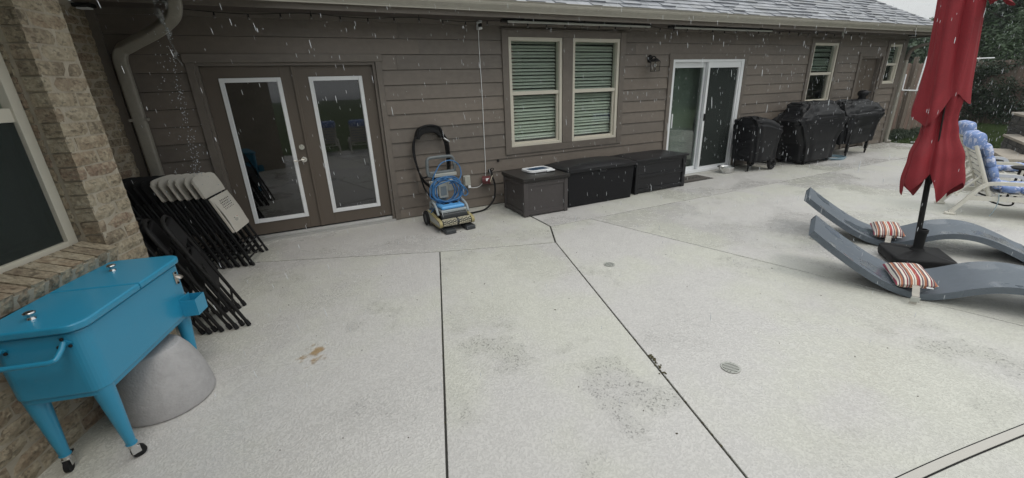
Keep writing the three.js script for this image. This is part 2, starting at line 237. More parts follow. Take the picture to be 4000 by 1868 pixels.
{
  const t = thing('deck_channel_drain', 'narrow beige channel drain strip across the bottom right corner', 'drain');
  const pts = [[2.4, 5.3], [3.41, 5.404], [4.215, 5.526], [5.2, 5.7], [6.4, 5.95]].map(p => V(p[0], 0, p[1])), c = new THREE.CatmullRomCurve3(pts);
  const strip = (w, y0, y1, off = 0) => { const P = c.getSpacedPoints(60), g = []; const pos = [], idx = []; P.forEach((p, i) => { const tn = c.getTangentAt(i / 60), nx = -tn.z, nz = tn.x; for (const [s, y] of [[-1, y0], [-1, y1], [1, y1], [1, y0]]) pos.push(p.x + nx * (off + s * w / 2), y, p.z + nz * (off + s * w / 2)); if (i) { const a = (i - 1) * 4, b = i * 4; for (let k = 0; k < 3; k++) idx.push(a + k, b + k, b + k + 1, a + k, b + k + 1, a + k + 1); } }); const G = new THREE.BufferGeometry(); G.setAttribute('position', new THREE.Float32BufferAttribute(pos, 3)); G.setIndex(idx); const N = G.toNonIndexed(); N.computeVertexNormals(); return uvBox(N); };
  part('slot', strip(0.05, 0.0005, 0.002), M.blackPlastic, t);
  part('cover', strip(0.037, 0.0022, 0.006), mat(0.5, 0.485, 0.45, 0.6), t);
}

/* ---------- wing of the house: siding, doors, windows, roof ---------- */
const house = thing('siding_house', 'long single storey taupe lap siding house wing with grey shingle roof', 'house');
const X0 = -0.42, X1 = 15.21, SOF = 2.6;
const openings = [ // x0,x1,y0,y1 holes in the siding
  [0.33, 2.23, 0, 2.09], [4.108, 6.134, 0.857, 2.407], [7.33, 9.215, 0, 2.1], [11.377, 12.289, 1.182, 2.414], [13.3, 14.22, 0, 2.14], [14.448, 15.036, 1.509, 2.414]];
{ // wall backing, split round the openings
  const xs = [X0, X1]; openings.forEach(o => xs.push(o[0], o[1])); xs.sort((a, b) => a - b);
  const g = [];
  for (let i = 0; i < xs.length - 1; i++) { const a = xs[i], b = xs[i + 1], m = (a + b) / 2, o = openings.find(q => m > q[0] && m < q[1]); if (b - a < 1e-4) continue; if (!o) g.push(bb(a, b, 0, SOF, -0.16, -0.012)); else { if (o[2] > 0) g.push(bb(a, b, 0, o[2], -0.16, -0.012)); g.push(bb(a, b, o[3], SOF, -0.16, -0.012)); } }
  part('wall_sheathing', g, M.backing, house);
  // rooms behind
  part('interior_wall', [bb(X0, X1, 0, SOF, -5.2, -5.1), bb(X0 - 0.1, X0, 0, SOF, -5.1, -0.16), bb(X1 - 0.1, X1, 0, SOF, -5.1, -0.165), bb(3.2, 3.3, 0.01, SOF - 0.01, -5.1, -0.17), bb(7.0, 7.1, 0.01, SOF - 0.01, -5.1, -0.17), bb(10.3, 10.4, 0.01, SOF - 0.01, -5.1, -0.17), bb(13.0, 13.1, 0.01, SOF - 0.01, -5.1, -0.17)], M.interior, house);
  part('interior_floor', bb(X0, X1, -0.06, -0.001, -5.1, -0.17), M.interiorFloor, house);
  part('interior_ceiling', bb(X0 - 0.1, X1, SOF + 0.012, SOF + 0.03, -5.2, -0.05), M.interior, house);
}
const EXP = 0.1843, Y0 = 0.15;
function board(x0, x1, yb, yt, f0, f1) { // f0/f1: position within the lap profile
  const zb = 0.019 - 0.017 * f0, zt = 0.019 - 0.017 * f1;
  const pos = []; const P = [[x0, yb, zb], [x1, yb, zb], [x1, yt, zt], [x0, yt, zt], [x0, yb, -0.011], [x1, yb, -0.011], [x1, yt, -0.011], [x0, yt, -0.011]];
  for (const f of [[0, 1, 2, 3], [5, 4, 7, 6], [4, 5, 1, 0], [3, 2, 6, 7], [4, 0, 3, 7], [1, 5, 6, 2]]) for (const k of [0, 1, 2, 0, 2, 3]) pos.push(...P[f[k]]);
  const g = new THREE.BufferGeometry(); g.setAttribute('position', new THREE.Float32BufferAttribute(pos, 3)); g.computeVertexNormals(); return uvBox(g, 0.5, rnd() * 3, rnd() * 3);
}
{
  const holes = openings.map(o => [...o]); // boards run under the proud casings
  for (let k = -1; k < 14; k++) {
    const y0 = k < 0 ? 0.012 : Y0 + EXP * k, y1 = Math.min(SOF - 0.002, Y0 + EXP * (k + 1) - 0.005); if (y1 - y0 < 0.03) continue;
    const xs = [X0, X1]; holes.forEach(o => { if (o[3] > y0 && o[2] < y1) xs.push(o[0], o[1]); });
    let q = X0 + rr(1.4, 3.4); while (q < X1) { if (!holes.some(o => q > o[0] - 0.2 && q < o[1] + 0.2)) xs.push(q); q += 3.66; }
    xs.sort((a, b) => a - b);
    for (let i = 0; i < xs.length - 1; i++) {
      const a = xs[i] + 0.001, b = xs[i + 1] - 0.001; if (b - a < 0.01) continue; const m = (a + b) / 2;
      let lo = y0, hi = y1; const o = holes.find(h => m > h[0] && m < h[1] && h[3] > y0 && h[2] < y1);
      if (o) { if (o[2] <= y0 && o[3] >= y1) continue; if (o[3] < y1 && o[2] <= y0) lo = o[3]; else if (o[2] > y0) hi = o[2]; }
      if (hi - lo < 0.006) continue; const fs = y => (y - y0) / (EXP);
      part('siding_board', board(a, b, lo, hi, fs(lo), fs(hi)), M.siding[Math.floor(rnd() * 3)], house);
    }
  }
}
// casings (proud flat boards)
const casing = (x0, x1, y0, y1, z1 = 0.038, m = M.trim) => part('trim_board', uvBox(rb(x0, x1, y0, y1, -0.01, z1, 0.003, 1), 0.5, rnd(), rnd()), m, house);
// french door casings
casing(0.255, 0.33, 0.01, 2.09); casing(2.23, 2.305, 0.01, 2.09); casing(0.24, 2.32, 2.091, 2.178, 0.036);
// window pair
casing(4.005, 4.107, 0.752, 2.5); casing(6.135, 6.238, 0.752, 2.5); casing(5.027, 5.21, 0.857, 2.407); casing(4.108, 6.134, 2.408, 2.5, 0.033); casing(4.108, 6.134, 0.752, 0.856, 0.033);
part('drip_cap', bb(3.99, 6.25, 2.501, 2.512, -0.01, 0.05), M.trim, house);
// slider casing
casing(7.245, 7.329, 0.01, 2.1); casing(9.216, 9.3, 0.01, 2.1); casing(7.235, 9.31, 2.101, 2.195, 0.036);
// right hand windows and door
casing(11.27, 11.376, 1.09, 2.5); casing(12.29, 12.39, 1.09, 2.5); casing(11.377, 12.289, 2.415, 2.5, 0.033); casing(11.377, 12.289, 1.09, 1.181, 0.033);
casing(13.21, 13.299, 0.01, 2.14); casing(14.221, 14.31, 0.01, 2.14); casing(13.2, 14.315, 2.141, 2.23, 0.036);
casing(14.345, 14.447, 1.41, 2.5); casing(15.037, 15.09, 1.41, 2.5); casing(14.448, 15.036, 2.415, 2.5, 0.033); casing(14.448, 15.036, 1.41, 1.508, 0.033);
casing(15.1, 15.235, 0.01, SOF - 0.005, 0.036); part('trim_board', bb(15.2105, 15.235, 0.01, SOF - 0.005, -0.14, -0.0105), M.trim, house);
casing(X0 - 0.01, -0.345, 0.01, SOF - 0.005, 0.04);
// french doors
function frenchLeaf(x0, x1, gx0, gx1, gy0, gy1, withLock) {
  const d = new THREE.Group(); d.name = 'door'; house.add(d);
  const zf = -0.045, zb = -0.09;
  part('stile', rb(x0, gx0, 0.075, 2.055, zb, zf, 0.003, 1), M.door, d); part('stile', rb(gx1, x1, 0.075, 2.055, zb, zf, 0.003, 1), M.door, d);
  part('rail', bb(gx0, gx1, 0.075, gy0, zb, zf - 0.0005), M.door, d); part('rail', bb(gx0, gx1, gy1, 2.055, zb, zf - 0.0005), M.door, d);
  const fw = 0.045, z1 = zf + 0.014;
  for (const [a, b, c, e] of [[gx0 - 0.002, gx0 + fw, gy0 - 0.002, gy1 + 0.002], [gx1 - fw, gx1 + 0.002, gy0 - 0.002, gy1 + 0.002], [gx0 + fw, gx1 - fw, gy0 - 0.002, gy0 + fw], [gx0 + fw, gx1 - fw, gy1 - fw, gy1 + 0.002]]) { part('glazing_bead', rb(a, b, c, e, zf - 0.02, z1, 0.004, 2), M.white, d); const iw = 0.016; }
  for (const [a, b, c, e] of [[gx0 + fw - 0.014, gx0 + fw - 0.006, gy0 + fw - 0.014, gy1 - fw + 0.014], [gx1 - fw + 0.006, gx1 - fw + 0.014, gy0 + fw - 0.014, gy1 - fw + 0.014]]) part('bead_ridge', rb(a, b, c, e, z1 - 0.002, z1 + 0.005, 0.002, 1), M.white, d);
  part('glass_pane', bb(gx0 + fw - 0.004, gx1 - fw + 0.004, gy0 + fw - 0.004, gy1 - fw + 0.004, -0.07, -0.066), M.glassDark, d);
  if (withLock) {
    const lx = gx1 + 0.078;
    part('deadbolt', [new THREE.CylinderGeometry(0.032, 0.034, 0.018, 24).rotateX(Math.PI / 2).translate(lx, 1.115, zf + 0.009), new THREE.CylinderGeometry(0.018, 0.02, 0.018, 16).rotateX(Math.PI / 2).translate(lx, 1.115, zf + 0.024)], M.nickel, d);
    part('lever_handle', [new THREE.CylinderGeometry(0.034, 0.036, 0.014, 24).rotateX(Math.PI / 2).translate(lx, 0.96, zf + 0.007), rod(V(lx, 0.96, zf + 0.01), V(lx, 0.96, zf + 0.05), 0.011), tube([V(lx, 0.96, zf + 0.05), V(lx - 0.04, 0.962, zf + 0.052), V(lx - 0.08, 0.952, zf + 0.05), V(lx - 0.115, 0.958, zf + 0.048)], 0.008, 16)], M.nickel, d);
  }
  return d;
}
frenchLeaf(0.365, 1.272, 0.517, 1.134, 0.228, 1.929, true);
frenchLeaf(1.284, 2.195, 1.436, 2.053, 0.228, 1.929, false);
part('astragal', rb(1.258, 1.298, 0.075, 2.055, -0.05, -0.022, 0.006, 2), M.door, house);
part('door_jamb', [bb(0.331, 0.364, 0.01, 2.089, -0.15, 0.005), bb(2.196, 2.229, 0.01, 2.089, -0.15, 0.005), bb(0.364, 2.196, 2.057, 2.089, -0.15, 0.004)], M.trim, house);
part('threshold', [bb(0.331, 2.229, 0.001, 0.03, -0.15, 0.055), bb(0.365, 2.195, 0.0305, 0.06, -0.12, -0.03)], M.metalTrim, house);
part('door_sweep', bb(0.366, 2.194, 0.0605, 0.0745, -0.1, -0.05), M.blackPlastic, house);

// double hung windows
function hungWindow(x0, x1, y0, y1, opt = {}) {
  const w = new THREE.Group(); w.name = 'window'; house.add(w);
  const f = opt.f || 0.05, zo = 0.02, mid = opt.mid ?? (y0 + y1) / 2, fm = M.almond;
  part('frame', [rb(x0 + 0.001, x0 + f, y0 + 0.001, y1 - 0.001, -0.09, zo, 0.003, 1), rb(x1 - f, x1 - 0.001, y0 + 0.001, y1 - 0.001, -0.09, zo, 0.003, 1), rb(x0 + f, x1 - f, y1 - f, y1 - 0.001, -0.09, zo - 0.001, 0.003, 1), rb(x0 + f, x1 - f, y0 + 0.001, y0 + f * 0.8, -0.09, zo - 0.001, 0.003, 1)], fm, w);
  const s = 0.028;
  part('meeting_rail', rb(x0 + f, x1 - f, mid - 0.025, mid + 0.03, -0.055, -0.002, 0.003, 1), fm, w);
  part('lower_sash', [rb(x0 + f, x0 + f + s, y0 + f * 0.8, mid - 0.026, -0.06, -0.02, 0.002, 1), rb(x1 - f - s, x1 - f, y0 + f * 0.8, mid - 0.026, -0.06, -0.02, 0.002, 1), rb(x0 + f + s, x1 - f - s, y0 + f * 0.8, y0 + f * 0.8 + s, -0.06, -0.021, 0.002, 1)], fm, w);
  part('glass_pane', bb(x0 + f, x1 - f, mid + 0.03, y1 - f, -0.042, -0.038), opt.glass || M.glass, w).name = 'upper_pane';
  part('lower_pane', bb(x0 + f + s, x1 - f - s, y0 + f * 0.8 + s, mid - 0.026, -0.052, -0.048), opt.glass || M.glass, w);
  const bx0 = x0 + f + 0.004, bx1 = x1 - f - 0.004, yt = y1 - f - 0.01, ybot = opt.blindTo ?? y0 + f + 0.02, sp = 0.0475;
  const sg = gridGeo(1, 4, (u, v) => { const a = (v - 0.5), yy = -a * 0.036, zz = a * 0.036 + 0.004 * (1 - 4 * a * a); return [lerp(bx0, bx1, u), yy, zz]; });
  const sgm = mergeGeometries([clean(sg), clean(sg.clone().translate(0, -0.0015, -0.002))]);
  for (let y = yt; y > ybot; y -= sp) { const o = part('blind_slat', sgm, M.blind, w); o.position.set(0, y, -0.115 + rr(-0.001, 0.001)); o.rotation.z = rr(-0.0015, 0.0015); }
  for (const cx of [lerp(bx0, bx1, 0.18), lerp(bx0, bx1, 0.82)]) part('ladder_cord', rod(V(cx, ybot, -0.093), V(cx, yt + 0.01, -0.093), 0.0012, 0.0012, 4), M.blind, w);
  return w;
}
hungWindow(4.108, 5.026, 0.857, 2.407, { mid: 1.64 });
hungWindow(5.211, 6.134, 0.857, 2.407, { mid: 1.64 });
hungWindow(11.377, 12.289, 1.182, 2.414, { mid: 1.79, blindTo: 1.84, glass: M.glassGreen });
hungWindow(14.448, 15.036, 1.509, 2.414, { mid: 1.96, blindTo: 2.02, glass: M.glassGreen });
// sliding patio door
{
  const d = new THREE.Group(); d.name = 'sliding_door'; house.add(d);
  const x0 = 7.358, x1 = 9.191, y0 = 0.03, y1 = 2.084, xm = 8.27;
  part('frame', [rb(x0 - 0.027, x0 + 0.03, y0, y1 + 0.014, -0.12, 0.028, 0.003, 1), rb(x1 - 0.05, x1 + 0.023, y0, y1 + 0.014, -0.12, 0.028, 0.003, 1), rb(x0 + 0.03, x1 - 0.05, y1 - 0.03, y1 + 0.014, -0.12, 0.027, 0.003, 1), rb(x0 + 0.03, x1 - 0.05, 0.004, y0 + 0.025, -0.12, 0.05, 0.003, 1)], M.white, d);
  part('fixed_panel', [rb(x0 + 0.031, x0 + 0.06, y0 + 0.026, y1 - 0.031, -0.1, -0.06, 0.003, 1), rb(xm - 0.05, xm + 0.02, y0 + 0.026, y1 - 0.031, -0.1, -0.06, 0.003, 1), rb(x0 + 0.06, xm - 0.05, y1 - 0.12, y1 - 0.031, -0.1, -0.061, 0.003, 1), rb(x0 + 0.06, xm - 0.05, y0 + 0.026, y0 + 0.09, -0.1, -0.061, 0.003, 1)], M.white, d);
  part('glass_pane', bb(x0 + 0.06, xm - 0.05, y0 + 0.09, y1 - 0.12, -0.082, -0.078), M.glassGreen, d);
  part('screen_frame', [rb(xm - 0.02, xm + 0.03, y0 + 0.026, y1 - 0.031, -0.045, 0.012, 0.003, 1), rb(x1 - 0.09, x1 - 0.051, y0 + 0.026, y1 - 0.031, -0.045, 0.012, 0.003, 1), rb(xm + 0.03, x1 - 0.09, y1 - 0.13, y1 - 0.031, -0.045, 0.011, 0.003, 1), rb(xm + 0.03, x1 - 0.09, y0 + 0.026, y0 + 0.07, -0.045, 0.011, 0.003, 1)], M.white, d);
  part('moving_panel', [rb(xm + 0.031, xm + 0.08, y0 + 0.026, y1 - 0.032, -0.1, -0.06, 0.003, 1), rb(x1 - 0.13, x1 - 0.055, y0 + 0.026, y1 - 0.032, -0.1, -0.06, 0.003, 1)], M.white, d);
  part('glass_pane', bb(xm + 0.08, x1 - 0.13, y0 + 0.03, y1 - 0.04, -0.082, -0.078), M.glassGreen, d);
  part('insect_screen', bb(xm + 0.03, x1 - 0.09, y0 + 0.07, y1 - 0.13, -0.02, -0.019), M.screenMesh, d);
  part('curtain', gridGeo(160, 2, (u, v) => [lerp(x0, x1, u), lerp(0.03, 2.1, v), -0.3 + 0.003 * Math.sin(u * 60)]), mat(0.25, 0.27, 0.25, 0.9, { side: THREE.DoubleSide }), d);
  part('pull_handle', [rb(x0 + 0.04, x0 + 0.062, 0.92, 1.17, 0.0285, 0.05, 0.006)], M.white, d);
  part('screen_latch', rb(xm - 0.012, xm + 0.03, 1.0, 1.13, 0.0125, 0.03, 0.004), M.blackPlastic, d);
}
// plain brown six panel door far right
{
  const d = new THREE.Group(); d.name = 'panel_door'; house.add(d);
  part('leaf', bb(13.335, 14.185, 0.02, 2.1, -0.1, -0.075), M.door, d);
  part('door_jamb', [bb(13.301, 13.334, 0.01, 2.139, -0.15, 0.004), bb(14.186, 14.219, 0.01, 2.139, -0.15, 0.004), bb(13.334, 14.186, 2.102, 2.139, -0.15, 0.003)], M.trim, d);
  for (const [a, b] of [[13.44, 13.72], [13.8, 14.08]]) for (const [c, e] of [[0.2, 0.85], [1.02, 1.6], [1.72, 1.98]]) part('raised_panel', rb(a, b, c, e, -0.08, -0.066, 0.006, 1), M.door, d);
}
/* eaves, gutter, roof */
{
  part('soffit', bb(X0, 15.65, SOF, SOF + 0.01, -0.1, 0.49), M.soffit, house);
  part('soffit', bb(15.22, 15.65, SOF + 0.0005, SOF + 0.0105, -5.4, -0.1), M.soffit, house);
  part('frieze_board', uvBox(bb(X0, 15.235, SOF - 0.06, SOF - 0.001, 0.0145, 0.035), 0.5), M.trim, house);
  part('fascia', uvBox(bb(X0, 15.65, SOF - 0.03, 2.73, 0.4905, 0.515), 0.5), M.trim, house);
  part('fascia', bb(15.6505, 15.675, SOF - 0.03, 2.73, -5.4, 0.515), M.trim, house);
  // k-style gutter profile (z,y)
  const prof = [[0.516, 2.735], [0.516, 2.63], [0.575, 2.63], [0.583, 2.648], [0.592, 2.66], [0.612, 2.69], [0.617, 2.71], [0.617, 2.735], [0.625, 2.738], [0.625, 2.745], [0.607, 2.745], [0.606, 2.715], [0.6, 2.694], [0.575, 2.655], [0.568, 2.64], [0.524, 2.64], [0.524, 2.735]];
  const g = extr(prof.map(p => [-p[0], p[1]]), 15.38).rotateY(Math.PI / 2).translate(0.3, 0, 0);
  part('gutter', uvBox(g, 0.6), M.gutter, house);
  part('gutter_bead', [bb(0.3, 15.68, 2.622, 2.633, 0.57, 0.583)], M.gutter, house);
  part('gutter_seam', bb(14.0, 14.03, 2.626, 2.748, 0.515, 0.629), M.gutter, house);
}
{ // hip roof of laid shingles
  const zE = 0.56, yE = 2.745, s = 0.63, L = Math.hypot(1, s), sx = 15.62;
  const up = V(0, s / L, -1 / L), nrm = V(0, 1 / L, s / L);
  part('roof_deck', (() => { const p = [[-0.6, 0], [sx, 0], [sx - 4.3, 4.3], [-0.6, 4.3]]; const pos = []; const q = p.map(([x, t]) => [x, yE - 0.012 + s * t, zE - t]); for (const k of [0, 1, 2, 0, 2, 3]) pos.push(...q[k]); const r = [[sx, 0], [sx, -6.5], [sx - 4.3, -6.5], [sx - 4.3, -4.3]]; const w = [[sx, yE - 0.012, zE], [sx, yE - 0.012, zE - 9], [sx - 4.3, yE - 0.012 + s * 4.3, zE - 4.7], [sx - 4.3, yE - 0.012 + s * 4.3, zE - 4.3]]; for (const k of [0, 1, 2, 0, 2, 3]) pos.push(...w[k]); const g = new THREE.BufferGeometry(); g.setAttribute('position', new THREE.Float32BufferAttribute(pos, 3)); g.computeVertexNormals(); return uvBox(g); })(), M.shingle[2], house);
  const e = 0.142, list = [];
  for (let r = 0; r < 30; r++) {
    const t0 = r * e * (1 / L) , off = (r % 2) * 0.16 + rr(0, 0.1); let x = -0.55 + off;
    while (x < sx) { const w = [0.16, 0.22, 0.27, 0.33][Math.floor(rnd() * 4)]; const lim = sx - t0 - 0.02; if (x + 0.03 > lim) break; const x1 = Math.min(x + w - 0.006, lim); list.push({ r, x0: x, x1, th: rnd() < 0.45 ? 0.024 : 0.012, m: Math.floor(rnd() * 5), len: e + 0.04 }); x += w; }
  }
  const v = V();
  for (const q of list) { const a = q.r * e; const P = (x, d) => v.set(x, yE, zE).addScaledVector(up, a + d).clone().project(camera); const p0 = P(q.x0, 0), p1 = P(q.x1, 0), p2 = P(q.x0, e); q.area = 0; if (p0.z < 1 && Math.abs(p0.x) < 1.05 && p0.y < 1.05 && p0.y > -1) q.area = Math.abs((p1.x - p0.x) * (p2.y - p0.y) - (p1.y - p0.y) * (p2.x - p0.x)); }
  list.sort((a, b) => b.area - a.area);
  const geo = q => { const a = q.r * e - 0.012, lift = 0.004, pos = [], w = q.x1 - q.x0; const C = (x, d, h) => { const o = V(x, yE, zE).addScaledVector(up, a + d).addScaledVector(nrm, h); return [o.x, o.y, o.z]; };
    const j = rr(-0.004, 0.004), B = [C(q.x0, j, 0), C(q.x1, j, 0), C(q.x1, q.len, -0.002), C(q.x0, q.len, -0.002)], T = [C(q.x0, j, q.th + lift), C(q.x1, j, q.th + lift), C(q.x1, q.len, lift), C(q.x0, q.len, lift)];
    for (const f of [[T[0], T[1], T[2], T[3]], [B[1], B[0], B[3], B[2]], [B[0], B[1], T[1], T[0]], [B[1], B[2], T[2], T[1]], [B[3], B[0], T[0], T[3]]]) for (const k of [0, 1, 2, 0, 2, 3]) pos.push(...f[k]);
    const g = new THREE.BufferGeometry(); g.setAttribute('position', new THREE.Float32BufferAttribute(pos, 3)); g.computeVertexNormals(); return uvBox(g, 2, rnd() * 5, rnd() * 5); };
  list.slice(0, 295).forEach(q => part('shingle', geo(q), M.shingle[q.m], house));
  for (let m = 0; m < 5; m++) { const o = part('shingle_field', list.slice(295).filter(q => q.m === m).map(geo), M.shingle[m], house); o.userData.kind = 'stuff'; }
  // hip caps
  const hd = V(-1, s, -1).normalize();
  for (let i = 0; i < 34; i++) { const o = V(sx, yE, zE).addScaledVector(hd, i * 0.13 + 0.02), wv = 0.11; const pos = []; const c0 = o.clone().add(V(0, 0.024, 0)), c1 = o.clone().addScaledVector(hd, 0.17).add(V(0, 0.012, 0)); const a0 = o.clone().add(V(-wv, 0.012, 0)), a1 = a0.clone().addScaledVector(hd, 0.17), b0 = o.clone().add(V(0, 0.012, -wv)), b1 = b0.clone().addScaledVector(hd, 0.17);
    const lo = p => p.clone().add(V(0, -0.014, 0)); for (const f of [[a0, c0, c1, a1], [c0, b0, b1, c1], [lo(a0), lo(c0), c0, a0], [lo(c0), lo(b0), b0, c0]]) for (const k of [0, 1, 2, 0, 2, 3]) pos.push(f[k].x, f[k].y, f[k].z); const g = new THREE.BufferGeometry(); g.setAttribute('position', new THREE.Float32BufferAttribute(pos, 3)); g.computeVertexNormals(); part('hip_shingle', uvBox(g, 2, rnd(), rnd()), M.shingle[i % 5], house); }
}
// left downpipe: from gutter outlet back to the wall corner
function pipeGeo(pts, a, b, n = 40) { // rectangular-ish corrugated pipe along a curve (a across, b deep), parallel frames
  const c = new THREE.CatmullRomCurve3(pts, false, 'centripetal'), fr = c.computeFrenetFrames(n, false), P = c.getSpacedPoints(n), S = 16;
  return gridGeo(S, n, (u, v) => { const i = Math.round(v * n), t = u * Math.PI * 2, cs = Math.cos(t), sn = Math.sin(t), k = 0.45, px = Math.sign(cs) * Math.pow(Math.abs(cs), k), py = Math.sign(sn) * Math.pow(Math.abs(sn), k); const tn = c.getTangentAt(v); let rx = V(1, 0, 0.0); rx.addScaledVector(tn, -rx.dot(tn)).normalize(); const ry = tn.clone().cross(rx); const o = P[i]; return [o.x + rx.x * px * a + ry.x * py * b, o.y + rx.y * px * a + ry.y * py * b, o.z + rx.z * px * a + ry.z * py * b]; });
}
{
  const dp = new THREE.Group(); dp.name = 'downpipe'; house.add(dp);
  part('elbow', uvBox(pipeGeo([V(0.4, 2.64, 0.565), V(0.4, 2.56, 0.56), V(0.37, 2.49, 0.52), V(0.2, 2.38, 0.36), V(-0.12, 2.25, 0.14), V(-0.22, 2.2, 0.085), V(-0.255, 2.12, 0.075), V(-0.258, 2.02, 0.075)], 0.057, 0.044, 60), 1), M.downpipe, dp);
  part('pipe', uvBox(pipeGeo([V(-0.258, 2.02, 0.075), V(-0.258, 1.2, 0.075), V(-0.258, 0.12, 0.075)], 0.057, 0.044, 8), 1), M.downpipe, dp);
  part('pipe_strap', rb(-0.34, -0.18, 1.52, 1.55, 0.035, 0.117, 0.003, 1), M.downpipe, dp);
  part('outlet', uvBox(pipeGeo([V(-0.258, 0.12, 0.075), V(-0.258, 0.06, 0.09), V(-0.25, 0.045, 0.16)], 0.05, 0.038, 8), 1), M.downpipe, dp);
}
{
  const dp = new THREE.Group(); dp.name = 'downpipe'; house.add(dp);
  part('elbow', pipeGeo([V(15.6, 2.64, 0.555), V(15.6, 2.53, 0.53), V(15.5, 2.42, 0.38), V(15.4, 2.36, 0.2), V(15.33, 2.28, 0.1), V(15.31, 2.18, 0.07), V(15.3, 2.05, 0.06)], 0.045, 0.035, 40), M.pipeBrown, dp);
  part('pipe', uvBox(pipeGeo([V(15.3, 2.05, 0.06), V(15.3, 1.2, 0.06), V(15.3, 0.1, 0.06)], 0.05, 0.038, 8), 1), M.gutter, dp);
  part('outlet', uvBox(pipeGeo([V(15.3, 0.1, 0.06), V(15.31, 0.05, 0.08), V(15.36, 0.03, 0.14)], 0.05, 0.038, 8), 1), M.gutter, dp);
}

/* ---------- brick main house at the left, turned 18.5 degrees ---------- */
const TH = 18.5 * RAD;
const brickHouse = thing('brick_house', 'tan tumbled brick house with a recessed window beside the blue cooler', 'house', [0.165, 0, 2.4], -TH);
{ // local: +x out of the wall, +z along the wall toward the viewer; pier corner at origin
  const CH = 0.0803, JT = 0.01, BL = 0.235, BD = 0.1;
  const vars = [0, 1, 2, 3, 4, 5, 6].map(i => mulberry(4000 + i));
  function brickGeo(l, h, d, vi) { // chipped block, face +x, length along z
    const r = mulberry(5000 + vi * 17), g = new THREE.BoxGeometry(d, h, l, 1, 2, 4), p = g.attributes.position;
    const hash = {};
    for (let i = 0; i < p.count; i++) { const x = p.getX(i), y = p.getY(i), z = p.getZ(i), key = [x, y, z].map(q => q.toFixed(4)).join(); if (!hash[key]) { const ed = (Math.abs(Math.abs(y) - h / 2) < 1e-5 ? 1 : 0) + (Math.abs(Math.abs(z) - l / 2) < 1e-5 ? 1 : 0); hash[key] = [x > 0 ? (ed ? -0.004 - r() * 0.006 * ed : r() * 0.004 - 0.001) : 0, (r() - 0.5) * 0.004, (r() - 0.5) * 0.005]; } const q = hash[key]; p.setXYZ(i, x + q[0], y + q[1], z + q[2]); }
    const n = g.toNonIndexed(); n.computeVertexNormals(); return uvBox(n, 2.2, vi * 0.37, vi * 0.23);
  }
  const pool = {};
  const bg = (l, h, d, vi) => { const k = [l.toFixed(3), h.toFixed(3), d.toFixed(3), vi].join(); return pool[k] ||= brickGeo(l, h, d, vi); };
  const put = (x, y, z, l, h, d, ry = 0) => { const o = part('brick', bg(l, h, d, Math.floor(rnd() * 5)), M.brick[Math.floor(rnd() * 6)], brickHouse); o.position.set(x, y, z); o.rotation.y = ry + (rnd() < 0.5 ? 0 : 0); return o; };
  const row = (xf, za, zb, y, start) => { let z = za, first = start; while (z < zb - 0.02) { const l = Math.min(first ?? BL, zb - z); first = null; if (l > 0.03) put(xf - BD / 2 + rr(-0.002, 0.002), y, z + l / 2, l, CH - JT, BD); z += l + JT; } };
  const WZ = 0.29, WT = 2.43; // window starts at z = 0.29
  for (let k = 0; k < 32; k++) {
    const y = CH * (k + 0.5) + 0.003;
    if (y < 0.8) row(0, 0, 2.2, y, k % 2 ? BL : BL / 2);
    else row(0, 0, WZ, y, k % 2 ? 0.11 : BL - 0.005);
    if (y > 0.93 && y < WT) put(-0.16, y, WZ - 0.05, BD, CH - JT, 0.1 - 0.02, 0); // reveal header
    row(-1.296, -2.09, -1.36, y, k % 2 ? BL : BL / 2);
  }
  // rowlock sill, sloping
  for (let i = 0; i < 19; i++) { const z = WZ - 0.0 + 0.04 + i * CH; const o = put(-0.045, 0.867, z, CH - JT, 0.085, 0.19); o.rotation.z = -0.27; }
  part('sill_bed', new THREE.BoxGeometry(0.18, 0.07, 1.6).rotateZ(-0.27).translate(-0.048, 0.861, WZ + 0.8), M.mortar, brickHouse);
  // return of the main house behind the viewer (mirrored dark in the left door)
  part('return_wall', uvBox(bb(-0.3, 1.75, 0, 2.62, 3.5, 3.7), 1), M.mortar, brickHouse); part('return_soffit', bb(-0.3, 2.1, 2.665, 2.7, 3.05, 7.4), M.soffit, brickHouse);
  // mortar beds and cores
  part('mortar', [bb(-0.3, -0.009, 0, 0.815, 0.001, 2.2), bb(-0.3, -0.009, 0.815, 2.62, 0.001, WZ - 0.009), bb(-0.3, -0.06, 0.815, 0.85, WZ - 0.009, 2.2), bb(-1.6, -1.305, 0, 2.62, -2.1, 0.3), bb(-1.6, -0.3, 0, 2.62, 0.005, 0.25), bb(-0.3, -0.004, WT, 2.62, WZ - 0.009, 2.2)], M.mortar, brickHouse);
  // back of the room behind the window
  part('interior_wall', [bb(-2.6, -2.5, 0, 2.6, 0.3, 2.2), bb(-2.6, -0.3, -0.01, 0.02, 0.3, 2.2), bb(-2.6, -0.3, 2.55, 2.6, 0.3, 2.2), bb(-2.6, -0.005, 0, 2.63, 2.2, 2.3), bb(-0.3, -0.005, 0, 2.63, 2.3, 7.4), bb(-2.5, -0.32, 0.02, 2.55, 0.26, 0.3)], M.interior, brickHouse);
  // window
  const w = new THREE.Group(); w.name = 'window'; brickHouse.add(w);
  const xf = -0.145, z0 = WZ + 0.002, z1 = 2.15, y0 = 0.9, y1 = 2.43;
  part('frame', [rb(xf - 0.08, xf, y0, y1, z0, z0 + 0.06, 0.003, 1), rb(xf - 0.08, xf, y0, y0 + 0.055, z0 + 0.06, z1, 0.003, 1), rb(xf - 0.08, xf - 0.001, y1 - 0.05, y1, z0 + 0.06, z1, 0.003, 1)], M.almond, w);
  part('meeting_rail', rb(xf - 0.06, xf - 0.012, 1.625, 1.695, z0 + 0.06, z1, 0.003, 1), M.almond, w);
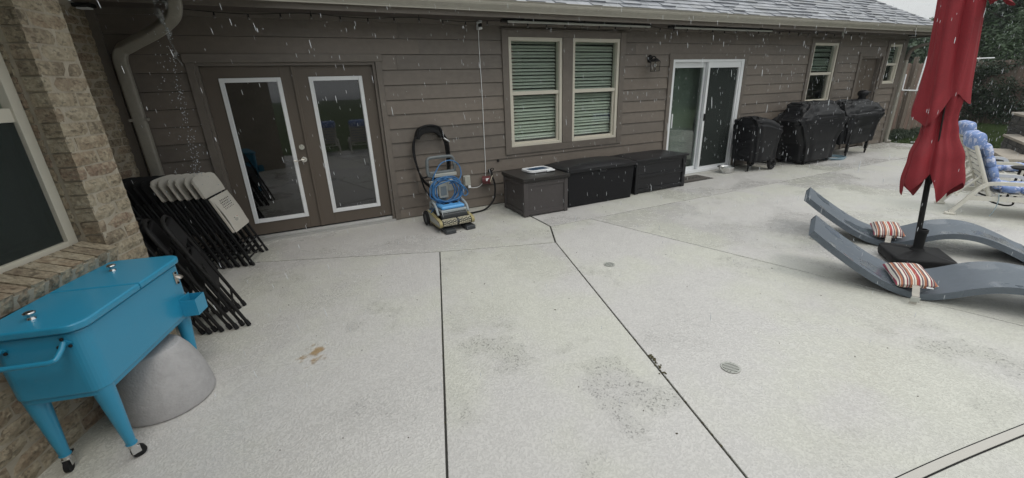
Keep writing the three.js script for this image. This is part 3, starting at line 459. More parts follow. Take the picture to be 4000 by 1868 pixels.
  part('lower_sash', [rb(xf - 0.07, xf - 0.03, y0 + 0.055, 1.625, z0 + 0.06, z0 + 0.095, 0.002, 1), rb(xf - 0.07, xf - 0.03, y0 + 0.055, y0 + 0.095, z0 + 0.095, z1, 0.002, 1)], mat(0.12, 0.115, 0.1, 0.5), w);
  part('upper_pane', bb(xf - 0.05, xf - 0.046, 1.695, y1 - 0.05, z0 + 0.06, z1), M.glassGreen, w);
  part('lower_pane', bb(xf - 0.058, xf - 0.054, y0 + 0.095, 1.625, z0 + 0.095, z1), M.glassGreen, w);
  part('insect_screen', bb(xf - 0.024, xf - 0.022, y0 + 0.056, 1.624, z0 + 0.062, z1), M.screenMesh, w);
  const sg = gridGeo(1, 3, (u, v) => { const a = v - 0.5; return [a * 0.036, -a * 0.036, lerp(z0 + 0.07, z1, u)]; });
  for (let y = y1 - 0.08; y > y0 + 0.1; y -= 0.0475) { const o = part('blind_slat', sg, M.blind, w); o.position.set(xf - 0.14, y, 0); }
  // roof edge overhead
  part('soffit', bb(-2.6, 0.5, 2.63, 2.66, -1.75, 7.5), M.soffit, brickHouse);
  part('fascia', bb(0.5005, 0.525, 2.6, 2.74, -1.75, 7.5), M.trim, brickHouse);
  part('roof', (() => { const pos = []; const q = [[0.54, 2.74, 7.5], [0.54, 2.74, -1.75], [-2.7, 4.4, -1.75], [-2.7, 4.4, 7.5]]; for (const k of [0, 1, 2, 0, 2, 3]) pos.push(...q[k]); const g = new THREE.BufferGeometry(); g.setAttribute('position', new THREE.Float32BufferAttribute(pos, 3)); g.computeVertexNormals(); return uvBox(g, 2); })(), M.shingle[0], brickHouse);
}
{ // small motion light under the eave in the corner
  const t = thing('soffit_light', 'small white rectangular light fixture high in the dark brick corner', 'lamp', [-0.37, 2.6, 0.16], -0.25);
  part('base', rb(-0.05, 0.05, 0.0, 0.03, -0.05, 0.05, 0.006), M.blackIron, t);
  part('housing', rb(-0.075, 0.075, -0.035, 0.0, -0.045, 0.055, 0.01), M.blackIron, t);
  part('lens', rb(-0.05, 0.05, -0.05, -0.0355, -0.03, 0.045, 0.006), M.brightWhite, t);
}
/* ---------- blue patio cooler ---------- */
{
  // local x along the length (away), z outward; origin below near front leg
  const t = thing('patio_cooler', 'bright blue steel patio cooler on four tapered legs with casters', 'cooler', [0.205, 0, 3.57], Math.atan2(0.9696, 0.2447));
  const m = M.cooler;
  const rr2 = (x0, x1, z0, z1, r, n = 8) => { const p = []; for (const [cx, cz, a0] of [[x1 - r, z1 - r, 0], [x0 + r, z1 - r, 90], [x0 + r, z0 + r, 180], [x1 - r, z0 + r, 270]]) for (let i = 0; i <= n; i++) { const a = (a0 + 90 * i / n) * RAD; p.push([cx + r * Math.cos(a), cz + r * Math.sin(a)]); } return p; };
  const slab = (x0, x1, z0, z1, y0, y1, r, bev) => extr(rr2(x0, x1, z0, z1, r).map(p => [p[0], -p[1]]), y1 - y0 - 2 * bev, bev).rotateX(-Math.PI / 2).translate(0, y0 + bev, 0);
  part('body', slab(-0.055, 0.765, -0.335, 0.035, 0.455, 0.768, 0.065, 0.008), m, t);
  part('apron', slab(-0.045, 0.755, -0.325, 0.025, 0.43, 0.4555, 0.06, 0.004), m, t);
  // lid: two half lids with turned down rolled edge
  const half = (x0, x1, rl, rrt) => { const s = new THREE.Shape(), z0 = -0.35, z1 = 0.052, r = 0.075; const P = (x, z) => [x, -z]; s.moveTo(...P(x0 + (rl ? r : 0), z1)); s.lineTo(...P(x1 - (rrt ? r : 0), z1)); if (rrt) s.absarc(x1 - r, -(z1 - r), r, -Math.PI / 2, 0, false); s.lineTo(...P(x1, z0 + (rrt ? r : 0))); if (rrt) s.absarc(x1 - r, -(z0 + r), r, 0, Math.PI / 2, false); s.lineTo(...P(x0 + (rl ? r : 0), z0)); if (rl) s.absarc(x0 + r, -(z0 + r), r, Math.PI / 2, Math.PI, false); s.lineTo(...P(x0, z1 - (rl ? r : 0))); if (rl) s.absarc(x0 + r, -(z1 - r), r, Math.PI, Math.PI * 1.5, false); return new THREE.ExtrudeGeometry(s, { depth: 0.016, bevelEnabled: true, bevelThickness: 0.01, bevelSize: 0.01, bevelOffset: -0.01, bevelSegments: 4, curveSegments: 10 }).rotateX(-Math.PI / 2).translate(0, 0.785, 0); };
  const l1 = part('lid', half(-0.075, 0.3505, true, false), m, t), l2 = part('lid', half(0.3585, 0.785, false, true), m, t);
  for (const [l, x, z] of [[l1, 0.05, -0.2], [l2, 0.6, -0.21]]) part('knob', lathe([[0.016, 0], [0.012, 0.008], [0.009, 0.016], [0.02, 0.024], [0.022, 0.031], [0.015, 0.036], [0.001, 0.037]], 16).translate(x, 0.811, z), M.steel, l);
  part('lid_gap', bb(-0.03, 0.74, 0.7685, 0.7748, -0.31, 0.02), M.blackPlastic, t);
  // near end handle
  const h = part('handle', [tube([V(-0.06, 0.73, -0.265), V(-0.085, 0.71, -0.268), V(-0.125, 0.685, -0.265), V(-0.135, 0.68, -0.24), V(-0.136, 0.68, -0.15), V(-0.135, 0.68, -0.06), V(-0.125, 0.685, -0.035), V(-0.085, 0.71, -0.032), V(-0.06, 0.73, -0.035)], 0.011, 60, 10, false, 0.2)], m, t);
  for (const z of [-0.27, -0.035]) { part('handle_plate', new THREE.CylinderGeometry(0.03, 0.03, 0.006, 3).rotateZ(Math.PI / 2).translate(-0.0585, 0.725, z), m, h); for (const [dy, dz] of [[0.022, 0], [-0.014, 0.022], [-0.014, -0.022]]) part('bolt', new THREE.SphereGeometry(0.0075, 8, 6).translate(-0.063, 0.725 + dy, z + dz), M.blackIron, h); }
  // bottle opener
  const op = new THREE.Group(); op.name = 'bottle_opener'; t.add(op);
  part('plate', [rb(0.665, 0.695, 0.66, 0.735, 0.0355, 0.042, 0.003), gridGeo(6, 4, (u, v) => [0.66 + u * 0.042, 0.712 - v * 0.02, 0.045 + 0.022 * Math.sin(v * 1.6) + 0.004 * Math.sin(u * 3.14)])], mat(0.55, 0.5, 0.45, 0.3, { metalness: 0.9, side: THREE.DoubleSide }), op);
  for (const y of [0.665, 0.728]) part('screw', new THREE.SphereGeometry(0.007, 8, 6).translate(0.68, y, 0.043), M.blackIron, op);
  // cap catcher: open topped box
  const cc = part('cap_catcher', [bb(0.64, 0.752, 0.452, 0.566, 0.0355, 0.038), bb(0.64, 0.643, 0.452, 0.556, 0.038, 0.12), bb(0.749, 0.752, 0.452, 0.556, 0.038, 0.12), bb(0.643, 0.749, 0.452, 0.556, 0.117, 0.12), bb(0.643, 0.749, 0.452, 0.455, 0.038, 0.117)], m, t);
  part('screw', new THREE.SphereGeometry(0.005, 8, 6).translate(0.68, 0.535, 0.0385), M.blackIron, cc);
  const leg = (x, z, bx, bz) => part('leg', (() => { const g = gridGeo(16, 8, (u, v) => { const a = -u * Math.PI * 2, r = lerp(0.044, 0.02, v), y = lerp(0.47, 0.088, v); return [lerp(x, bx, v) + Math.cos(a) * r, y, lerp(z, bz, v) + Math.sin(a) * r]; }); return [g, new THREE.CylinderGeometry(0.024, 0.024, 0.004, 16).translate(bx, 0.09, bz)]; })(), m, t);
  const caster = (x, z, a, brake) => { const c = new THREE.Group(); c.name = 'caster'; t.add(c); c.position.set(x, 0, z); c.rotation.y = a; part('fork', [new THREE.CylinderGeometry(0.018, 0.02, 0.02, 14).translate(0, 0.078, 0), rb(-0.022, 0.016, 0.03, 0.07, -0.018, -0.013, 0.002, 1), rb(-0.022, 0.016, 0.03, 0.07, 0.013, 0.018, 0.002, 1), bb(-0.02, 0.018, 0.064, 0.07, -0.013, 0.013)], M.steel, c); part('wheel', [new THREE.CylinderGeometry(0.031, 0.031, 0.02, 22).rotateX(Math.PI / 2).translate(-0.014, 0.031, 0)], M.rubber, c); if (brake) part('brake_lever', rb(-0.01, 0.055, 0.066, 0.076, -0.012, 0.012, 0.003, 1), M.blackIron, c); };
  leg(0.0, -0.015, 0.012, -0.008); leg(0.0, -0.285, 0.012, -0.292); leg(0.71, -0.015, 0.675, -0.008); leg(0.71, -0.285, 0.675, -0.292);
  caster(0.012, -0.008, 2.4, false); caster(0.012, -0.292, 0.3, true); caster(0.675, -0.008, 0.9, false); caster(0.675, -0.292, 1.8, true);
}
/* ---------- upturned pot ---------- */
single('upturned_planter', uvBox(lathe([[0.222, 0.0], [0.236, 0.004], [0.24, 0.012], [0.238, 0.05], [0.228, 0.13], [0.207, 0.22], [0.178, 0.3], [0.15, 0.35], [0.142, 0.362], [0.13, 0.368], [0.0005, 0.37]], 56).translate(0.235, 0, 3.09), 1), M.pot, 'grey concrete look planter standing upside down under the blue cooler', 'planter');

/* ---------- folding chairs ---------- */
// folded chair standing in local xy: x out (thickness), y up along the chair, z across; origin at its feet
function foldedPanelChair(name, label, beige) {
  const t = thing(name, label, 'folding chair');
  const fm = M.blackPlastic, pm = beige ? M.beige : M.blackPlastic, w = 0.235;
  for (const s of [-1, 1]) {
    part('front_leg', rod(V(0.012, 0.0, s * w), V(0.0, 0.99, s * (w - 0.012)), 0.0125), fm, t);
    part('rear_leg', rod(V(-0.026, 0.012, s * (w - 0.035)), V(-0.02, 0.66, s * (w - 0.03)), 0.0115), fm, t);
    part('foot_cap', [rod(V(0.012, 0, s * w), V(0.0115, 0.04, s * w), 0.0155), rod(V(-0.026, 0.005, s * (w - 0.035)), V(-0.026, 0.045, s * (w - 0.035)), 0.0145)], M.rubber, t);
  }
  part('cross_bar', [rod(V(0.01, 0.2, -w), V(0.01, 0.2, w), 0.009), rod(V(0.012, 0.09, -w), V(0.012, 0.09, w), 0.009), rod(V(-0.025, 0.14, -w + 0.03), V(-0.025, 0.14, w - 0.03), 0.008)], fm, t);
  const back = part('backrest', gridGeo(14, 8, (u, v) => { const z = (u - 0.5) * 0.5, e = 1 - 4 * (u - 0.5) ** 2; const y = lerp(0.81, 1.03, v) + (v > 0.5 ? 0.012 * e - 0.03 * Math.pow(Math.abs(2 * u - 1), 8) : 0); return [0.022 - 0.034 * e * 0.7 + 0.006 * Math.sin(v * 3.14), y, z]; }), pm, t);
  back.geometry = mergeGeometries([clean(back.geometry), clean(back.geometry.clone().translate(-0.012, 0, 0)), clean(gridGeo(14, 1, (u, v) => { const z = (u - 0.5) * 0.5, e = 1 - 4 * (u - 0.5) ** 2; return [0.022 - 0.034 * e * 0.7 - 0.012 * v, 1.03 + 0.012 * e - 0.03 * Math.pow(Math.abs(2 * u - 1), 8), z]; })), rb(0.0, 0.022, 0.82, 1.0, 0.238, 0.25, 0.004, 1), rb(0.0, 0.022, 0.82, 1.0, -0.25, -0.238, 0.004, 1)].map(clean));
  const seat = part('seat', [gridGeo(12, 10, (u, v) => { const z = (u - 0.5) * (0.43 - 0.03 * v), y = lerp(0.79, 0.385, v); return [0.045 + 0.014 * Math.sin(v * 3.1), y, z]; }), rb(0.025, 0.046, 0.765, 0.795, -0.225, 0.225, 0.006, 2), rb(0.022, 0.047, 0.395, 0.78, -0.222, -0.207, 0.005, 1), rb(0.022, 0.047, 0.395, 0.78, 0.207, 0.222, 0.005, 1), bb(0.02, 0.03, 0.395, 0.785, -0.21, 0.21)], pm, t);
  return { t, seat, back };
}
{
  const b1 = V(0.504, 0, 0.945), w = V(0.2193, 0, -0.9756), out = V(0.9756, 0, 0.2193), lean = 20 * RAD;
  const yaw = Math.atan2(-out.z, out.x);
  const mid = b1.clone().addScaledVector(w, 0.285);
  const place = (o, k) => { const p = mid.clone().addScaledVector(out, -0.072 * k); p.y = 0.002; o.position.copy(p); o.rotation.order = 'YXZ'; o.rotation.set(0, yaw + 0.008 * Math.sin(k * 2.3), lean + 0.004 * Math.cos(k * 3)); };
  const proto = foldedPanelChair('folding_chair', 'outermost beige panel folding chair of the leaning stack, perforated seat showing', true);
  proto.t.userData.group = 'beige folding chairs leaning in the corner';
  // perforations and maker sticker only show on the outermost chair
  const dots = []; for (let i = 0; i < 6; i++) for (let j = 0; j < 5; j++) dots.push(rb(0.056, 0.0615, 0.63 + j * 0.024, 0.642 + j * 0.024, -0.105 + i * 0.04 + (j % 2) * 0.012, -0.098 + i * 0.04 + (j % 2) * 0.012, 0.001, 1));
  const order = ['second beige folding chair in from the front of the leaning stack', 'third beige folding chair in from the front of the leaning stack', 'fourth beige folding chair in from the front of the leaning stack', 'fifth beige folding chair in from the front of the leaning stack', 'innermost beige folding chair, touching the black ones in the stack'];
  order.forEach((l, i) => { const c = copyOf(proto.t, l); c.children.find(o => o.name === 'seat').material = M.blackPlastic; place(c, i + 1); });
  part('perforation', dots, M.blackIron, proto.seat);
  const cv = document.createElement('canvas'); cv.width = 128; cv.height = 64; const cx = cv.getContext('2d'); cx.fillStyle = '#d9d6cc'; cx.fillRect(0, 0, 128, 64); cx.fillStyle = '#222'; cx.fillRect(6, 6, 40, 9); cx.fillStyle = '#b33a22'; cx.fillRect(96, 6, 24, 9); cx.fillStyle = '#333'; for (let i = 0; i < 5; i++) cx.fillRect(6, 22 + i * 8, 70 + (i * 37) % 45, 3);
  const ct = new THREE.CanvasTexture(cv); ct.colorSpace = THREE.SRGBColorSpace;
  part('sticker', new THREE.PlaneGeometry(0.11, 0.055).rotateY(Math.PI / 2).translate(0.0585, 0.5, 0.02), new THREE.MeshPhysicalMaterial({ map: ct, roughness: 0.5 }), proto.seat);
  place(proto.t, 0);
  const bp = foldedPanelChair('black_folding_chair', 'black panel folding chair just behind the innermost beige one', false);
  bp.t.userData.group = 'black folding chairs leaning in the corner'; place(bp.t, 6);
  ['second black panel folding chair behind the beige ones', 'third black panel folding chair behind the beige ones', 'fourth black panel folding chair behind the beige ones', 'black panel folding chair leaning on the dark brick wall, last of the stack'].forEach((l, i) => place(copyOf(bp.t, l), 7 + i));
  // tubular black folding chairs by the pier
  const tp = thing('tubular_folding_chair', 'outermost black tubular folding chair leaning near the brick pier', 'folding chair', [0, 0, 0], 0, 'black tubular folding chairs by the brick pier');
  {
    const fm = M.blackIron, hw = 0.21;
    part('back_frame', tube([V(0.01, 0, hw), V(0.008, 0.3, hw), V(0.004, 0.6, hw), V(0, 0.82, hw - 0.004), V(-0.004, 0.91, hw - 0.03), V(-0.006, 0.95, hw - 0.09), V(-0.007, 0.962, 0), V(-0.006, 0.95, -hw + 0.09), V(-0.004, 0.91, -hw + 0.03), V(0, 0.82, -hw + 0.004), V(0.004, 0.6, -hw), V(0.008, 0.3, -hw), V(0.01, 0, -hw)], 0.0125, 90, 10), fm, tp);
    part('rear_frame', tube([V(-0.03, 0.015, hw - 0.035), V(-0.03, 0.4, hw - 0.035), V(-0.028, 0.62, hw - 0.05), V(-0.027, 0.67, hw - 0.1), V(-0.027, 0.68, 0), V(-0.027, 0.67, -hw + 0.1), V(-0.028, 0.62, -hw + 0.05), V(-0.03, 0.4, -hw + 0.035), V(-0.03, 0.015, -hw + 0.035)], 0.011, 70, 10), fm, tp);
    part('cross_bar', [rod(V(0.01, 0.2, -hw), V(0.01, 0.2, hw), 0.008), rod(V(-0.03, 0.12, -hw + 0.035), V(-0.03, 0.12, hw - 0.035), 0.008)], fm, tp);
    part('seat', rb(-0.018, 0.004, 0.34, 0.66, -0.17, 0.17, 0.01, 3), M.vinyl, tp);
    part('backrest', rb(-0.014, 0.016, 0.74, 0.93, -0.175, 0.175, 0.012, 3), M.vinyl, tp);
    part('hinge_bracket', [rb(-0.02, 0.02, 0.5, 0.58, hw - 0.022, hw - 0.014, 0.003, 1), rb(-0.02, 0.02, 0.5, 0.58, -hw + 0.014, -hw + 0.022, 0.003, 1), rod(V(0, 0.42, hw - 0.018), V(0.03, 0.6, hw - 0.018), 0.006)], fm, tp);
    for (const [x, z, y] of [[0.01, hw, 0], [0.01, -hw, 0], [-0.03, hw - 0.035, 0.012], [-0.03, -hw + 0.035, 0.012]]) part('foot_cap', rod(V(x, y - 0.0, z), V(x, y + 0.045, z), 0.016), M.rubber, tp);
  }
  const outT = V(0.987, 0, -0.16), wT = V(-0.16, 0, -0.987), y2 = Math.atan2(-outT.z, outT.x);
  const placeT = (o, k, sh, dl) => { const p = V(0.587, 0.002, 2.332).addScaledVector(wT, 0.2 + sh).addScaledVector(outT, -0.088 * k); p.y = 0.003; o.position.copy(p); o.rotation.order = 'YXZ'; o.rotation.set(0, y2 + dl, (19 + dl * 30) * RAD); };
  placeT(tp, 0, 0.0, 0.0);
  [['second black tubular folding chair in from the outside, by the pier', 0.0, 0.03], ['third black tubular folding chair in from the outside, by the pier', 0.03, -0.02], ['black tubular folding chair closest to the brick pier', 0.05, 0.03]].forEach((q, i) => placeT(copyOf(tp, q[0]), i + 1, q[1], q[2]));
}
/* ---------- pool cleaner corner ---------- */
{
  const t = thing('hose_hanger', 'black arched hose hanger on the siding behind the pool cleaner', 'hose hanger', [2.815, 1.17, 0.016]);
  const sh = new THREE.Shape(); sh.moveTo(-0.19, -0.05); sh.bezierCurveTo(-0.17, 0.06, -0.12, 0.1, 0, 0.1); sh.bezierCurveTo(0.12, 0.1, 0.17, 0.06, 0.19, -0.05); sh.lineTo(0.15, -0.06); sh.bezierCurveTo(0.13, 0.0, 0.08, 0.02, 0, 0.02); sh.bezierCurveTo(-0.08, 0.02, -0.13, 0.0, -0.15, -0.06);
  part('bracket', new THREE.ExtrudeGeometry(sh, { depth: 0.1, bevelEnabled: true, bevelSize: 0.008, bevelThickness: 0.008, bevelSegments: 2 }).translate(0, 0, 0.01), M.blackPlastic, t);
  part('lip', tube([V(-0.18, -0.04, 0.12), V(-0.15, 0.06, 0.125), V(-0.06, 0.105, 0.125), V(0.06, 0.105, 0.125), V(0.15, 0.06, 0.125), V(0.18, -0.04, 0.12)], 0.014, 30), M.blackPlastic, t);
  const h = thing('garden_hose', 'black rubber hose looped over the arched hanger on the wall', 'hose');
  const loops = []; for (let i = 0; i < 5; i++) { const o = i * 0.013, z = 0.05 + i * 0.018, b = 0.36 + i * 0.06 + (i % 2) * 0.05; loops.push(tube([V(2.815, 1.225 + o * 0.2, z), V(2.69, 1.2, z), V(2.605 - o * 0.6, 1.07, z + 0.01), V(2.59 - o * 0.5, 0.85, z + 0.02), V(2.63, 0.6, z + 0.04), V(2.69 + o, b, z + 0.06), V(2.83, b - 0.1 + 0.02 * i, z + 0.07), V(2.97 - o, b + 0.06, z + 0.06), V(3.03, 0.62, z + 0.04), V(3.045 + o * 0.4, 0.88, z + 0.02), V(3.02 + o * 0.5, 1.08, z + 0.01), V(2.94, 1.2, z)], 0.0125, 90, 8, true)); }
  part('coil', loops, M.rubber, h);
  part('coupling', [rod(V(3.0, 1.1, 0.14), V(3.055, 1.06, 0.145), 0.014, 0.017), rod(V(3.055, 1.06, 0.145), V(3.08, 1.04, 0.147), 0.009)], M.steel, h);
}
{ // caddy: two wheels, post, handle
  const t = thing('cleaner_caddy', 'dark grey wheeled caddy carrying the blue pool cleaner', 'caddy', [2.79, 0, 0.52], 0.05);
  const dm = M.robotDark, gm = mat(0.13, 0.15, 0.16, 0.4);
  part('post', [rb(-0.035, 0.055, 0.08, 0.72, -0.03, 0.01, 0.012), rb(-0.03, 0.05, 0.28, 0.6, 0.0105, 0.03, 0.01)], gm, t);
  part('handle', tube([V(-0.15, 0.66, 0.0), V(-0.165, 0.72, 0.0), V(-0.155, 0.86, -0.01), V(-0.12, 0.895, -0.012), V(0.0, 0.9, -0.012), V(0.17, 0.895, -0.012), V(0.205, 0.86, -0.01), V(0.22, 0.75, 0), V(0.2, 0.69, 0)], 0.021, 60, 10, false, 0.3), gm, t);
  part('handle_bar', rb(-0.15, 0.21, 0.64, 0.72, -0.03, 0.025, 0.018, 3), gm, t);
  part('control_strip', rb(-0.1, 0.22, 0.645, 0.69, 0.026, 0.05, 0.008, 2), M.paleGrey, t);
  const ps = part('power_supply', [rb(-0.15, -0.06, 0.42, 0.6, -0.02, 0.05, 0.012), rb(0.08, 0.17, 0.44, 0.6, -0.02, 0.04, 0.012), rb(-0.055, 0.075, 0.36, 0.62, 0.0305, 0.06, 0.012)], M.paleGrey, t);
  part('display', rb(-0.03, 0.05, 0.4, 0.52, 0.0605, 0.066, 0.003, 1), mat(0.18, 0.22, 0.25, 0.3), t);
  part('axle', rod(V(-0.22, 0.1, -0.03), V(0.24, 0.1, -0.03), 0.011), dm, t);
  for (const x of [-0.235, 0.255]) { const w = part('wheel', new THREE.TorusGeometry(0.078, 0.024, 10, 26).rotateY(Math.PI / 2).translate(x, 0.102, -0.03), M.rubber, t); part('hub', new THREE.CylinderGeometry(0.06, 0.06, 0.028, 18).rotateZ(Math.PI / 2).translate(x, 0.102, -0.03), dm, w); }
  part('platform', [rb(-0.2, 0.22, 0.045, 0.075, -0.02, 0.34, 0.008), rb(-0.17, -0.03, 0.002, 0.055, 0.3, 0.53, 0.012, 2), rb(0.12, 0.25, 0.002, 0.055, 0.28, 0.5, 0.012, 2), rb(-0.19, 0.23, 0.045, 0.12, -0.02, 0.0, 0.006)], dm, t);
  part('hook', rod(V(-0.16, 0.36, 0.06), V(-0.12, 0.3, 0.1), 0.016), M.paleGrey, t);
}
{ // robotic cleaner
  const t = thing('pool_cleaner', 'blue robotic pool cleaner with tan tracks and roller brush on the caddy', 'pool cleaner', [2.81, 0.075, 0.7], 0.06);
  part('lower_shell', rb(-0.17, 0.19, 0.07, 0.16, -0.17, 0.2, 0.025, 3), M.robotDark, t);
  part('upper_shell', rb(-0.165, 0.185, 0.1605, 0.2, -0.165, 0.19, 0.015, 3), M.robotGrey, t);
  const top = part('top_cover', rb(-0.15, 0.17, 0.2, 0.245, -0.16, 0.17, 0.025, 3), M.robotBlue, t);
  part('vent', [rb(-0.09, 0.0, 0.2455, 0.249, -0.03, 0.06, 0.003, 1), rb(0.05, 0.13, 0.2455, 0.249, -0.03, 0.06, 0.003, 1)], M.blackPlastic, top);
  part('carry_handle', [tube([V(-0.2, 0.14, 0.16), V(-0.2, 0.22, 0.1), V(-0.19, 0.265, -0.02), V(-0.19, 0.26, -0.12), V(-0.19, 0.18, -0.16)], 0.017, 30), tube([V(0.215, 0.14, 0.16), V(0.215, 0.22, 0.1), V(0.205, 0.265, -0.02), V(0.205, 0.26, -0.12), V(0.205, 0.18, -0.16)], 0.017, 30)], M.robotGrey, t);
  for (const x of [-0.225, 0.215]) {
    const pts = []; const N = 40; const loop = (o) => { const p = []; for (let i = 0; i <= 12; i++) { const a = -Math.PI / 2 + Math.PI * i / 12; p.push([0.24 + Math.cos(a) * (0.034 + o), 0.045 + Math.sin(a) * (0.034 + o)]); } for (let i = 0; i <= 12; i++) { const a = Math.PI / 2 + Math.PI * i / 12; p.push([-0.17 + Math.cos(a) * (0.06 + o), 0.075 + Math.sin(a) * (0.06 + o)]); } return p; };
    const outer = loop(0.011), s = new THREE.Shape(outer.map(p => new THREE.Vector2(p[0], p[1]))); s.holes.push(new THREE.Path(loop(0).map(p => new THREE.Vector2(p[0], p[1]))));
    const tr = part('track', new THREE.ExtrudeGeometry(s, { depth: 0.04, bevelEnabled: false }).rotateY(-Math.PI / 2).translate(x + 0.03, 0, 0), M.track, t);
    part('track_panel', extr(loop(-0.002), 0.03).rotateY(-Math.PI / 2).translate(x + 0.024, 0, 0), M.paleGrey, tr);
  }
  const br = part('roller_brush', new THREE.CylinderGeometry(0.03, 0.03, 0.385, 20).rotateZ(Math.PI / 2).translate(0.003, 0.055, 0.245), M.robotDark, t);
  for (let i = 0; i < 14; i++) { if (i === 7) continue; const x = -0.17 + i * 0.0268; const fins = []; for (let k = 0; k < 9; k++) { const a = k / 9 * Math.PI * 2 + (i % 2) * 0.35; fins.push(box(0.019, 0.022, 0.009, 0, 0.036, 0).rotateX(a).translate(x, 0.055, 0.245)); } part('brush_ring', fins, M.brush, br); }
}
{ // blue floating cable, coiled on the caddy
  const loops = []; for (let i = 0; i < 8; i++) { const a = rr(0.14, 0.235), b = rr(0.13, 0.185), cx = 2.8 + rr(-0.03, 0.05), cy = 0.49 + rr(-0.045, 0.04), z = 0.62 + i * 0.014, pts = []; for (let k = 0; k < 14; k++) { const q = k / 14 * Math.PI * 2; pts.push(V(cx + Math.cos(q) * a * (1 + rr(-0.06, 0.06)), cy + Math.sin(q) * b * (1 + rr(-0.08, 0.08)), z + rr(-0.012, 0.012) - 0.015 * Math.sin(q))); } loops.push(tube(pts, 0.008, 80, 7, true)); }
  loops.push(tube([V(2.64, 0.62, 0.66), V(2.69, 0.72, 0.65), V(2.8, 0.83, 0.6), V(2.94, 0.85, 0.58), V(3.04, 0.78, 0.58), V(3.05, 0.66, 0.62), V(2.98, 0.58, 0.66), V(2.86, 0.57, 0.68)], 0.008, 60, 7));
  loops.push(tube([V(2.95, 0.55, 0.67), V(3.05, 0.52, 0.6), V(3.13, 0.43, 0.57), V(3.14, 0.37, 0.57), V(3.08, 0.36, 0.6), V(3.0, 0.44, 0.66), V(2.98, 0.3, 0.68), V(2.95, 0.28, 0.69)], 0.008, 60, 7));
  loops.push(tube([V(2.76, 0.33, 0.72), V(2.68, 0.3, 0.74), V(2.62, 0.27, 0.7), V(2.58, 0.2, 0.64), V(2.6, 0.22, 0.55), V(2.7, 0.3, 0.56)], 0.008, 50, 7));
  single('blue_cable', loops, M.cableBlue, 'loose coil of blue cable hung on the pool cleaner caddy', 'cable');
}
{ // wall outlets, spigot, red timer and its hose
  const o = thing('outlet_box', 'grey weatherproof outlet box on the siding right of the cleaner', 'outlet', [3.335, 0.44, 0.014]);
  part('back_plate', rb(-0.055, 0.055, -0.085, 0.075, 0, 0.03, 0.006), M.paleGrey, o); part('cover', rb(-0.045, 0.045, -0.07, 0.065, 0.0305, 0.06, 0.008), mat(0.4, 0.4, 0.36, 0.5), o); part('plug', rb(0.0, 0.04, -0.11, -0.072, 0.03, 0.07, 0.006), M.brightWhite, o);
  const s = thing('wall_spigot', 'dark hose spigot on the siding beside the deck box', 'spigot', [3.72, 0.5, 0.014]);
  part('flange', new THREE.CylinderGeometry(0.03, 0.03, 0.01, 16).rotateX(Math.PI / 2).translate(0, 0.04, 0.005), M.blackIron, s);
  part('body', [rod(V(0, 0.04, 0), V(0, 0.04, 0.08), 0.013), rod(V(0, 0.045, 0.07), V(0, -0.03, 0.09), 0.014, 0.017)], M.blackIron, s); part('wheel_handle', new THREE.TorusGeometry(0.026, 0.006, 6, 16).rotateX(0.6).translate(0, 0.075, 0.095), M.blackIron, s);
  const r = thing('hose_timer', 'dark red hose timer with a white label hanging from the wall spigot', 'hose timer', [3.63, 0.42, 0.06]);
  part('body', new THREE.CylinderGeometry(0.06, 0.065, 0.12, 20).rotateZ(Math.PI / 2).rotateY(-0.5).translate(0.0, 0, 0.03), mat(0.13, 0.03, 0.035, 0.4), r);
  part('face', new THREE.CylinderGeometry(0.066, 0.062, 0.008, 24).rotateZ(Math.PI / 2 - 0.35).rotateY(-0.5).translate(0.062, 0.01, 0.065), mat(0.6, 0.55, 0.42, 0.5), r);
  part('label', rb(-0.035, 0.025, 0.0, 0.04, 0.093, 0.097, 0.001, 1), M.brightWhite, r); part('connector', rod(V(0.085, 0.05, 0.05), V(0.09, 0.02, 0.05), 0.014), M.blackIron, r);
  single('supply_hose', tube([V(3.72, 0.47, 0.105), V(3.735, 0.4, 0.13), V(3.74, 0.28, 0.15), V(3.68, 0.12, 0.2), V(3.5, 0.02, 0.27), V(3.25, 0.016, 0.33), V(3.08, 0.016, 0.35), V(2.98, 0.016, 0.3)], 0.0135, 70, 9), M.rubber, 'black hose curving from the spigot down to the concrete', 'hose');
  single('camera_cord', tube([V(3.655, 2.5, 0.05), V(3.66, 2.3, 0.022), V(3.665, 1.6, 0.022), V(3.658, 1.0, 0.022), V(3.652, 0.55, 0.022), V(3.62, 0.42, 0.03), V(3.53, 0.33, 0.04), V(3.42, 0.32, 0.045), V(3.36, 0.34, 0.06)], 0.0045, 110, 6), M.brightWhite, 'thin white cord hanging down the siding from the small camera', 'cord');
  const c = thing('eave_camera', 'small white bracket camera under the eave left of the window pair', 'camera', [3.655, 2.52, 0.03]);
  part('bracket', [rb(-0.02, 0.02, -0.04, 0.07, -0.012, 0.03, 0.006), rb(-0.018, 0.03, 0.045, 0.068, 0.0305, 0.09, 0.005), rb(-0.018, 0.03, -0.038, -0.012, 0.0305, 0.09, 0.005)], M.brightWhite, c); part('lens', new THREE.CylinderGeometry(0.02, 0.02, 0.05, 16).rotateX(Math.PI / 2).translate(0.01, 0.016, 0.05), M.blackPlastic, c);
  const p = thing('pipe_stub', 'tiny dark pipe stub poking through the siding under the window', 'pipe', [3.87, 0.68, 0.012]); part('stub', new THREE.CylinderGeometry(0.014, 0.016, 0.03, 12).rotateX(Math.PI / 2).translate(0, 0, 0.012), M.blackIron, p); part('flange', new THREE.CylinderGeometry(0.022, 0.022, 0.005, 14).rotateX(Math.PI / 2).translate(0, 0, 0.004), M.blackIron, p);
}
